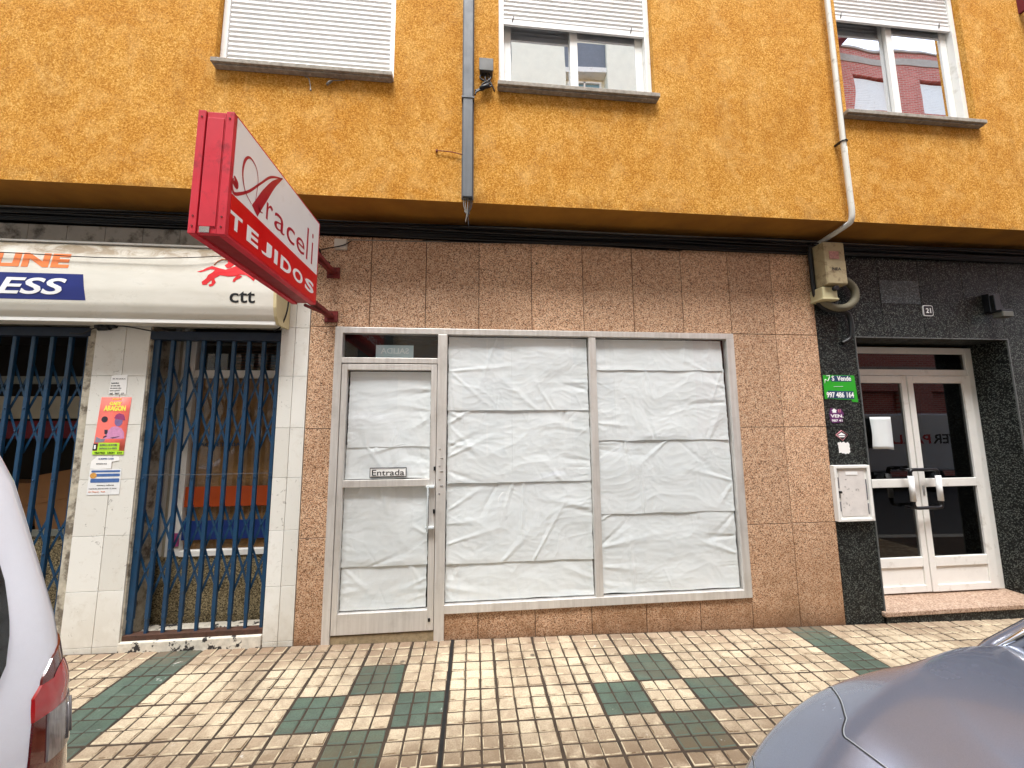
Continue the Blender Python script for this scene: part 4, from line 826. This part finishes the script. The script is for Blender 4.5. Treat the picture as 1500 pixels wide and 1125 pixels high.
paper(-.984,-.350,1.176,1.418,2,'narrow crumpled paper sheet behind the Entrada plate',.9)
paper(-.986,-.356,.535,1.112,3,'crumpled white paper in the lower shop door pane, upper sheet',1.0,0)
paper(-.984,-.362,.230,.535,4,'lowest crumpled paper sheet in the shop door',.9)
paper(-.214,.936,1.700,2.300,5,'top crumpled paper sheet in the middle shop window',1.1,0,34)
paper(-.214,.940,1.130,1.700,6,'second crumpled paper sheet from the top in the middle shop window',1.1,.018,34)
paper(-.216,.940,.527,1.130,7,'third crumpled paper sheet from the top in the middle shop window',1.1,.018,34)
paper(-.218,.936,.256,.527,8,'bottom crumpled paper sheet in the middle shop window',1.0,.018,22)
paper(1.008,2.140,2.036,2.300,9,'top crumpled paper sheet in the right shop window',.9,0,20)
paper(1.006,2.150,1.450,2.036,10,'second crumpled paper sheet from the top in the right shop window, sagging folds',1.1,.018,30,1,.003)
paper(1.008,2.158,.862,1.450,11,'third crumpled paper sheet from the top in the right shop window',1.0,.018,30,1,0)
paper(1.008,2.156,.258,.862,12,'bottom crumpled paper sheet in the right shop window',1.1,.018,30,1,.0015)
m=MB(); m.tube(spline([(.188,3.056,.985),(.190,3.056,1.01),(.203,3.056,1.035),(.222,3.056,1.055)],5),.0035,5); m.build('tape_scrap',WLET,label='short white strip of tape on the middle window glass',cat='tape')
# cardboard boxes behind the left gate
for (x0,x1,z0,z1,y0,lab,rot) in ((-3.5,-2.95,.80,1.25,3.52,'large brown cardboard box leaning behind the wide blue gate',.18),(-3.16,-2.88,1.1,1.50,3.60,'narrow upright cardboard box behind the wide blue gate',.12),(-4.2,-3.6,.80,1.15,3.55,'low cardboard box deep behind the wide blue gate',-.05)):
    m=MB(); cx=(x0+x1)/2
    m.box(x0,x1,y0,y0+.2,z0,z1); m.box(x0+.01,x1-.01,y0-.004,y0,z0+(z1-z0)*.5,z0+(z1-z0)*.5+.04)
    m.v=[(cx+(x-cx)*math.cos(rot)-(z-z0)*math.sin(rot),y,z0+(z-z0)*math.cos(rot)+(x-cx)*math.sin(rot)) for x,y,z in m.v]
    m.build('cardboard_box',CARD,label=lab,cat='box',bevel=.004,origin=(cx,y0+.1,z0))
# rolled awning at the far right upstairs
m=MB(); m.tube([(5.19,2.60,5.62),(6.9,2.60,5.62)],.07,14); m.prism([(5.19,5.48),(5.22,5.48),(5.22,5.66),(5.19,5.66)],2.60,2.754); m.box(5.20,6.9,2.53,2.545,5.46,5.60); m.build('awning',AWN,label='rolled dark red awning high at the right edge',cat='awning')
# ------------------------------------------------------------------ grey car (front corner at the right edge)
GC=empty('parked_car',(2.3,.18,gz(2)-.13),'metallic grey hatchback parked at the right, only bonnet and windscreen corner in view','car')
yc=.18
def pw(x,P):
    if x<=P[0][0]: return P[0][1]
    for (a,b),(c,d) in zip(P,P[1:]):
        if x<=c: return b+(d-b)*(x-a)/(c-a)
    return P[-1][1]
Wp=[(.44,.50),(.48,.64),(.54,.74),(.62,.80),(.74,.835),(.92,.85),(1.3,.855),(3.6,.85),(4.1,.80),(4.25,.70)]
Sp=[(.50,.60),(.54,.69),(.60,.755),(.667,.800),(.727,.838),(.80,.876),(.90,.912),(1.024,.938),(1.148,.948),(1.27,.948),(1.45,.938),(4.0,.96),(4.25,.80)]
Cp=[(.50,.64),(.54,.73),(.60,.785),(.72,.86),(.90,.925),(1.1,.965),(1.3,.972),(1.45,.955),(1.6,.93),(4.0,.96),(4.25,.82)]
def sect(x):
    W,s,c=pw(x,Wp),pw(x,Sp),pw(x,Cp); cr=min(W-.06,.66+.26*(x-.8)) if x>.6 else W*.8; hz=s+.42*(c-s)+.020
    h=[(W-.05,.20),(W+.0,.34),(W+.012,.50),(W+.008,min(.66,s-.12)),(W-.008,s-.075),(W-.035,s-.026),(W-.070,s-.002),(cr+.012,hz-.004),(cr-.018,hz+.003),(cr*.7,s+.72*(c-s)+.008),(cr*.35,s+.94*(c-s)),(0,c)]
    return [(x,yc+a,z) for a,z in h]+[(x,yc-a,z) for a,z in h[-2::-1]]
XS=[.46,.48,.53,.61,.70,.80,.92,1.05,1.18,1.30,1.42,1.55,1.9,2.4,3.0,3.6,4.0,4.18,4.25]
m=MB(); rows=[sect(x) for x in XS]; m.grid(rows)
c0=[(.44,(p[1]-yc)*.9+yc,.22+(p[2]-.22)*.93) for p in rows[0]]; m.grid([c0,rows[0]])
m.poly(c0[::-1],None,True); m.poly(rows[-1],None,True)
bod=m.build('car_body',GREY,GC,subsurf=3,recalc=True)
from mathutils.bvhtree import BVHTree
dg=bpy.context.evaluated_depsgraph_get(); dg.update(); bt=BVHTree.FromObject(bod,dg); bo=GC.location.copy()
def onbody(x,k,lift=0):
    r=sect(x); i=int(k); t=k-i; p=Vector(r[i]).lerp(Vector(r[min(i+1,len(r)-1)]),t); loc,nor,_,_=bt.find_nearest(p-bo); n_=nor if (loc-Vector((2,0,.2))).dot(nor)>0 else -nor
    return loc+bo+n_*lift
def joint(path,gap=.0032):
    c=[Vector((x,k,0)) for x,k in path]; c=spline(c,8); P=[onbody(p.x,p.y,.0006) for p in c]
    for mt,w_,l in ((SEAM,gap,0),(GAPL,gap*.7,1)):
        rws=[]
        for i,p in enumerate(P):
            d=(P[min(i+1,len(P)-1)]-P[max(i-1,0)]).normalized(); nn=bt.find_nearest(p-bo)[1]; sd=d.cross(nn).normalized()
            o=p+sd*(gap*.85 if l else 0)
            rws.append([o-sd*w_/2-nn*0,o+nn*(.0002 if l else -.0001),o+sd*w_/2])
        m=MB(); m.grid(rws); m.build('panel_joint',mt,GC)
joint([(.80,9.4),(.80,8.6),(.79,7.9),(.80,7.4),(.83,7.0),(.87,6.5),(.90,5.8),(.91,5.0)])
joint([(.585,8.2),(.60,7.2),(.62,6.5),(.65,5.7),(.665,5.0)],.0026)
def loop(z,grow=0):
    t=(z-.93)/.53; w=.815-.15*t+grow; xf=1.04+1.05*t-grow; xr=4.10-.55*t+grow; q=[(xf,0),(xf+.02,.22*w),(xf+.07,.45*w),(xf+.15,.68*w),(xf+.25,.86*w),(xf+.37,.985*w),(xf+.55,w),(xf+1.0,w+.01),(xr-.6,w),(xr-.25,.96*w),(xr-.06,.75*w),(xr,.4*w),(xr+.01,0)]
    return [(x,yc+y,z) for x,y in q]+[(x,yc-y,z) for x,y in q[-2:0:-1]]
m=MB(); m.grid([loop(z) for z in (.90,1.0,1.1,1.2,1.3,1.38,1.43)],close=True); m.build('windscreen_and_windows',AUTOG,GC)
m=MB(); m.grid([loop(1.425,.004),loop(1.445,-.01),loop(1.46,-.08)]+[[(x*.5+3.1*.5,(y-yc)*.5+yc,1.475) for x,y,z in loop(1.46,-.08)]],close=True); m.poly([(x*.5+3.1*.5,(y-yc)*.5+yc,1.475) for x,y,z in loop(1.46,-.08)],None,True); m.build('roof',GREY,GC,recalc=True)
for sg in (1,-1):
    pil=[]
    for z in (.935,1.0,1.1,1.2,1.3,1.43):
        l=loop(z); p=l[5] if sg==1 else l[-5]; pil.append((p[0]+.02,p[1]+.012*sg,z))
    m=MB(); m.tube([(1.40,pil[0][1]+.02*sg,.925)]+pil,[.012,.034]+[.034]*5,8); m.build('pillar',GREY,GC)
    ch=[(p[0]-.035,p[1]-.014*sg,p[2]+.020) for p in pil]
    m=MB(); m.tube(ch[:3],[.004,.011,.008],8); m.build('trim_strip',CHROME,GC)
    m=MB(); m.tube([loop(.945)[k] if sg==1 else loop(.945)[-k] for k in (1,2,3,4,5)],.016,8); m.build('cowl_seal',TRIM,GC)
    for x in (3.2,):
        m=MB(); l=loop(.935); m.tube([(x,yc+sg*.825,.935),(x-.1,yc+sg*.67,1.43)],.03,8); m.build('pillar',GREY,GC)
    mi=MB(); cx,cyy,cz=2.04,yc+sg*1.0,1.05
    R=[]
    for a in range(9):
        ph=PI*a/8; R.append([(cx+.055*math.cos(ph)-.02,cyy+.10*math.sin(ph)*math.cos(b),cz+.068*math.sin(ph)*math.sin(b)) for b in [2*PI*q/16 for q in range(16)]])
    mi.grid(R,close=True); mi.tube([(cx,cyy-sg*.05,cz-.04),(cx+.03,cyy-sg*.16,cz-.06)],.018,8); mi.build('wing_mirror',TRIM,GC)
m=MB()
m.box(1.62,4.0,-.62+yc,.62+yc,-.02,.28); m.build('underbody',TRIM,GC)
def wheel(x,y,r,par,base):
    w=bpy.data.objects.new('wheel',None); COL.objects.link(w); w.parent=par; w.location=Vector((x,y,base+r))-par.location
    m=MB(); pr=[(-.095,.60),(-.10,.86),(-.07,.98),(0,1.0),(.07,.98),(.10,.86),(.095,.60)]
    m.grid([[(x+r*q*math.cos(a),y+d,base+r+r*q*math.sin(a)) for d,q in pr] for a in [2*PI*i/28 for i in range(29)]]); m.build('tyre',TYRE,w)
    m=MB()
    for sy in (-.085,.085):
        m.poly([(x+r*.6*math.cos(a),y+sy,base+r+r*.6*math.sin(a)) for a in [2*PI*i/24 for i in range(24)]])
        for k in range(5):
            a=2*PI*k/5; m.tube([(x,y+sy*1.05,base+r),(x+r*.58*math.cos(a),y+sy*1.1,base+r+r*.58*math.sin(a))],.022,6)
    m.build('rim',RIM,w)
for x in (1.18,3.55):
    for sg in (1,-1): wheel(x,yc+sg*.78,.30,GC,gz(x)-.13)
m=MB(); m.box(.432,.445,yc-.30,yc+.30,.40,.55); m.build('grille',TRIM,GC,bevel=.01)
m=MB(); m.tube([(.56,yc-.55,.60),(.53,yc-.42,.585),(.515,yc-.34,.57)],[.05,.06,.03],10); m.build('headlight',TAILC,GC)
# ------------------------------------------------------------------ white van (rear corner at the left edge)
RP=[(.20,-.83),(.40,-.81),(.60,-.81),(.80,-.816),(.862,-.818),(.947,-.825),(1.027,-.835),(1.089,-.851),(1.18,-.876),(1.266,-.911),(1.324,-.934),(1.39,-.960),(1.457,-.988),(1.51,-1.022),(1.60,-1.08),(1.68,-1.14),(1.75,-1.22),(1.79,-1.35),(1.81,-1.6)]
FP=[(.20,-4.70),(.40,-4.78),(.60,-4.78),(.80,-4.72),(.95,-4.45),(1.02,-4.0),(1.07,-3.75),(1.17,-3.62),(1.38,-3.35),(1.51,-3.15),(1.68,-2.9),(1.75,-2.75),(1.79,-2.6),(1.81,-2.4)]
VW=[(.20,.80),(.40,.845),(.84,.84),(1.51,.84),(1.60,.82),(1.68,.77),(1.75,.69),(1.79,.58),(1.81,.42)]
def vloop(z,g=0):
    xr,xf,w=pw(z,RP)+g,pw(z,FP)-g,pw(z,VW)+g; r=.10; P=[]
    for (cx,cyy,a0) in ((xr-r,w-r,0),(xf+.3,w-.3,90),(xf+.3,-w+.3,180),(xr-r,-w+r,270)):
        rr_=r if cx>-2.2 else .3
        for i in range(9): a=math.radians(a0+90*i/8); P.append((cx+rr_*math.cos(a),cyy+rr_*math.sin(a)))
    # bulge of the tailgate between the rounded corners
    Q=P+[]; Q.append((xr+.0,-w*.55)); Q.append((xr+.012,0)); Q.append((xr+.0,w*.55))
    return [(x,vc+y,z) for x,y in Q]
vc=.155
def van(loc,label):
    V=empty('parked_van',loc,label,'van')
    m=MB(); zs=[.20,.26,.40,.55,.70,.80,.88,.95,1.01,1.06,1.10,1.17,1.24,1.31,1.38,1.45,1.51,1.60,1.68,1.75,1.79,1.81]
    m.grid([vloop(z) for z in zs],close=True); m.poly(vloop(1.81),None,True); m.poly(vloop(.20)[::-1],None,True)
    m.build('van_body',VANW,V)
    return V
V=van((-2.8,vc,gz(-2)-.13),'white van parked at the left, its rear corner with the tail light in view')
def vp(z,s,off=.002):      # point on the van's rear kerb-side corner: s from -1 (towards the middle of the tailgate) .. 0 corner start .. 1 side face
    xr,w=pw(z,RP),pw(z,VW); r=.10
    if s<=0: return (xr+off,vc+(w-r)+s*.5,z)
    if s<=1: a=math.radians(90*s); return (xr-r+(r+off)*math.cos(a),vc+w-r+(r+off)*math.sin(a),z)
    return (xr-r-(s-1)*.5,vc+w+off,z)
def patch(name,zr,s0,s1,mat,off,par,nz=14,ns=16):
    m=MB(); rows=[]
    for j in range(nz+1):
        z=zr[0]+(zr[1]-zr[0])*j/nz; a=s0(z); b=s1(z); rows.append([vp(z,a+(b-a)*i/ns,off) for i in range(ns+1)])
    m.grid(rows); 
    # rim so that the lens has thickness
    edge=[r[0] for r in rows]+rows[-1]+[r[-1] for r in rows[::-1]]+rows[0][::-1]
    m.grid([edge,[(x-.012,y-.006,z) for x,y,z in edge]],smooth=False)
    return m.build(name,mat,par)
TL=bpy.data.objects.new('tail_light',None); COL.objects.link(TL); TL.parent=V; TL.location=Vector((-.84,1.0,.8))-V.location
inn=lambda z: pw(z,[(.60,-.10),(.90,-.06),(1.05,-.03),(1.075,.02),(1.10,.18),(1.115,.42),(1.125,.70)])
out=lambda z: pw(z,[(.60,1.18),(.95,1.20),(1.06,1.16),(1.125,1.0)])
patch('red_lens',(1.065,1.125),inn,out,TAILD,.003,TL)
patch('red_lens',(1.01,1.065),inn,out,TAILR,.004,TL)
patch('clear_lens',(.925,1.01),lambda z: inn(z)+.07,lambda z: out(z)-.08,TAILC,.006,TL)
patch('red_lens',(.60,1.01),inn,out,TAILD,.003,TL)
m=MB(); R=[]
for a in range(7):
    q=1-a/6; R.append([vp(1.052+.030*q*math.sin(b),.40+.28*q*math.cos(b),.004+.004*(1-q*q)) for b in [2*PI*k/20 for k in range(20)]])
m.grid(R,close=True); m.build('bulb_lens',TAILR,TL)
m=MB()
for sv in (.30,.45,.6,.75): m.tube([vp(.935,sv,.007),vp(1.0,sv+.04,.007)],.0025,5)
m.build('lens_rib',TAILC,TL)
# tailgate window
m=MB(); rows=[]
for j in range(25):
    z=1.085+.56*j/24; e=pw(z,[(1.085,-.22),(1.10,-.146),(1.13,-.105),(1.21,-.065),(1.27,-.048),(1.45,-.05),(1.58,-.10),(1.645,-.2)])
    yk=vp(z,e,.004)[1]; xr=pw(z,RP)+.006; rows.append([(xr+.012*(1-abs(2*i/12-1)**2),vc*2-yk+(2*yk-2*vc)*i/12,z) for i in range(13)])
m.grid(rows); m.build('rear_window',AUTOG,V)
m=MB(); m.tube([(-.812,vc-.55,.66),(-.802,vc,.66),(-.812,vc+.55,.66)],.008,6); m.build('tailgate_seam',SEAM,V)
m=MB(); m.box(-.82,-.76,vc-.80,vc+.80,.30,.50); m.build('rear_bumper',VANW,V,bevel=.03)
m=MB(); m.box(-.806,-.80,vc-.26,vc+.26,.70,.81); m.build('registration_plate',WLET,V,bevel=.004)
for x in (-1.55,-3.95):
    for sg in (1,-1): wheel(x,vc+sg*.79,.31,V,gz(x)-.13)
m=MB(); m.grid([[(pw(z,FP)+.28-.285,vc+y,z) for y in (-.62,-.3,0,.3,.62)] for z in (1.10,1.25,1.4,1.6)]); m.build('windscreen',AUTOG,V)
# ------------------------------------------------------------------ far side of the street (seen in the glass)
FY=-6.0
D=empty('opposite_building',(-6,FY,0),'pale rendered block with grey recessed bays across the street, mirrored in the middle window','building')
bays=[(x,x+1.5) for x in (-15.9,-12.5,-9.1,-5.7,-.3-2.0,3.1-2.0+2.0-.0)]
bays=[(-18.0,-16.4),(-14.6,-13.0),(-11.2,-9.6),(-7.8,-6.2),(-4.0,-2.4),(-.4,1.2),(3.1,4.6)]
m=MB(); e=-22
for a,b in bays: m.box(e,a,FY-.4,FY,-.3,18.9); e=b
m.box(e,7.4,FY-.4,FY,-.3,18.9); m.box(-22,7.4,FY-9,FY-.4,-.3,18.7); m.build('pier_wall',PALE,D)
m=MB(); k=0
for a,b in bays:
    for z in [2.8+3.0*i for i in range(6)]:
        m.box(a+.002,b-.002,FY-.395,FY-.12,z-.65,z+.38)
m.build('bay_parapet',GREYB,D)
m=MB()
for a,b in bays:
    for z in [2.8+3.0*i for i in range(6)]: m.box(a+.002,b-.002,FY-.39,FY-.05,z-.85,z-.65)
m.build('bay_slab',WHITE,D)
for a,b in bays[3:]:
    for z in [2.8+3.0*i for i in range(6)]:
        w=bpy.data.objects.new('window',None); COL.objects.link(w); w.parent=D; w.location=Vector(((a+b)/2,FY-.3,z-2.2))-D.location
        q=MB(); zc=z-2.2; x=(a+b)/2
        for u0,u1 in ((x-.62,x-.56),(x-.03,x+.03),(x+.56,x+.62)): q.box(u0,u1,FY-.38,FY-.30,zc,zc+1.2)
        q.box(x-.56,x+.56,FY-.38,FY-.30,zc,zc+.06); q.box(x-.56,x+.56,FY-.38,FY-.30,zc+1.14,zc+1.2); q.build('window_frame',WHITE,w)
        q=MB(); q.box(x-.56,x+.56,FY-.36,FY-.355,zc+.06,zc+1.14); q.build('pane',plain('sky_blue_glass',lin(120,150,160),.1) if 'sky_blue_glass' not in MATS else MATS['sky_blue_glass'],w)
RB=empty('opposite_building',(16,FY,0),'red brick block with white shuttered windows across the street, mirrored in the right window','building')
wx=[8.5+2.85*i for i in range(8)]
mb=wall_holes(7.4,32,-.3,15.95,[(x,x+1.55,z,z+1.45) for x in wx for z in (1.35+.0,4.35,7.35,10.35,13.35)],0,.2); mb.v=[(x,FY-y,z) for x,y,z in mb.v]; mb.f=[f[::-1] for f in mb.f]; mb.build('brick_wall',BRICK,RB)
m=MB(); m.box(7.4,32,FY-9,FY-.22,-.3,15.9); m.build('building_core',BRICK,RB)
m=MB()
for z in (3.4,6.4,9.4,12.4,15.35): m.box(7.4,32,FY-.1,FY+.03,z,z+.32)
m.box(7.4,32,FY-.3,FY+.06,15.95,16.03); m.build('floor_band',CONC,RB)
for x in wx:
    for z in (4.35,7.35,10.35,13.35):
        q=MB(); q.box(x+.02,x+1.53,FY-.16,FY-.10,z+.02,z+1.38)
        for i in range(20): q.box(x+.03,x+1.52,FY-.10,FY-.095,z+.05+i*.066,z+.10+i*.066)
        q.build('roller_shutter',PVC,RB)
m=MB(); m.prism([(11.9,14.9),(13.3,15.35),(13.8,15.9),(13.4,16.0),(12.2,15.5),(11.8,15.1)],FY+.1,FY+.9); m.build('awning',AWN,label='maroon awning on the brick block across the street',cat='awning',recalc=True)
m=MB()
for a,b in (((14.2,FY-1.0,16.3),(14.2,FY-1.0,19.2)),((13.7,FY-1.0,18.8),(14.7,FY-1.0,18.8)),((13.75,FY-1.0,18.3),(14.65,FY-1.0,18.3)),((13.6,FY-1.0,17.8),(14.8,FY-1.0,17.8)),((14.2,FY-1.0,17.2),(15.0,FY-1.0,16.9))): m.tube([a,b],.03,5)
m.build('aerial',GRLET,label='television aerial on the roof of the brick block across the street',cat='aerial')
LV=empty('delivery_van',(12.5,-3.6,-.4),'white box van lettered in black and red across the street, mirrored in the entrance door','van')
def slope(z): return z-.25
m=MB(); m.box(11.1,14.5,-5.5,-3.55,slope(.45),slope(2.15)); m.build('cargo_box',VANW,LV,bevel=.05)
m=MB(); m.box(10.0,11.1,-5.4,-3.65,slope(.45),slope(1.9)); m.build('cab',VANW,LV,bevel=.15)
m=MB(); m.box(10.1,10.9,-5.42,-3.63,slope(1.3),slope(1.8)); m.build('side_window',AUTOG,LV,bevel=.02)
for x in (10.6,13.6):
    for y in (-3.72,-5.3): wheel(x,y,.36,LV,gz(x)-.13)
text('lettering','VER',14.42,13.55,1.0,1.28,-3.545,BLET,LV,face='+Y',bold=.02); text('lettering','PALLACK',13.48,11.2,1.0,1.28,-3.545,CTTR,LV,face='+Y',bold=.02)
# ------------------------------------------------------------------ camera, light, sky
cam=bpy.data.cameras.new('camera'); co=bpy.data.objects.new('camera',cam); COL.objects.link(co); sc.camera=co
cam.sensor_width=36; cam.lens=558.738/1500*36; cam.clip_start=.05; cam.clip_end=2000
pi_,ya_,ro_=0.113887,0.0974665,-0.0068880
sy,cyw,cp,sp=math.sin(ya_),math.cos(ya_),math.cos(pi_),math.sin(pi_)
fwd=Vector((sy*cp,cyw*cp,sp)); rt=Vector((cyw,-sy,0)); up=rt.cross(fwd); cr_,sr_=math.cos(ro_),math.sin(ro_)
r2=rt*cr_+up*sr_; u2=up*cr_-rt*sr_
M_=Matrix.Identity(4)
for i in range(3): M_[i][0]=r2[i]; M_[i][1]=u2[i]; M_[i][2]=-fwd[i]
M_.translation=Vector((0,0,1.56)); co.matrix_world=M_
SE,SA=67,-14       # sun elevation and its bearing east of the street's normal, behind the camera
w=bpy.data.worlds.new('World'); sc.world=w; w.use_nodes=True; t=w.node_tree; bg=t.nodes['Background']
sky=t.nodes.new('ShaderNodeTexSky'); sky.sky_type='NISHITA'; sky.sun_disc=False; sky.sun_elevation=math.radians(SE); sky.sun_rotation=math.radians(180+SA); sky.air_density=1.2; sky.dust_density=1.5; sky.ozone_density=1
hs=t.nodes.new('ShaderNodeHueSaturation'); hs.inputs['Saturation'].default_value=.55; t.links.new(sky.outputs[0],hs.inputs['Color']); t.links.new(hs.outputs[0],bg.inputs[0]); bg.inputs[1].default_value=.12
sl=bpy.data.lights.new('sun','SUN'); so=bpy.data.objects.new('sun',sl); COL.objects.link(so); sl.energy=1.5; sl.angle=math.radians(24); sl.color=(1,.995,.985)
dv=Vector((math.sin(math.radians(SA))*math.cos(math.radians(SE)),-math.cos(math.radians(SA))*math.cos(math.radians(SE)),math.sin(math.radians(SE))))
so.rotation_euler=dv.to_track_quat('Z','Y').to_euler(); so.location=(0,-4,20)
sc.view_settings.view_transform='Standard'; sc.view_settings.look='None'; sc.view_settings.gamma=1; sc.view_settings.exposure=2.15
sc.render.engine='CYCLES'; sc.cycles.max_bounces=8; sc.cycles.diffuse_bounces=4; sc.cycles.transparent_max_bounces=12
sc.render.resolution_x=1024; sc.render.resolution_y=768
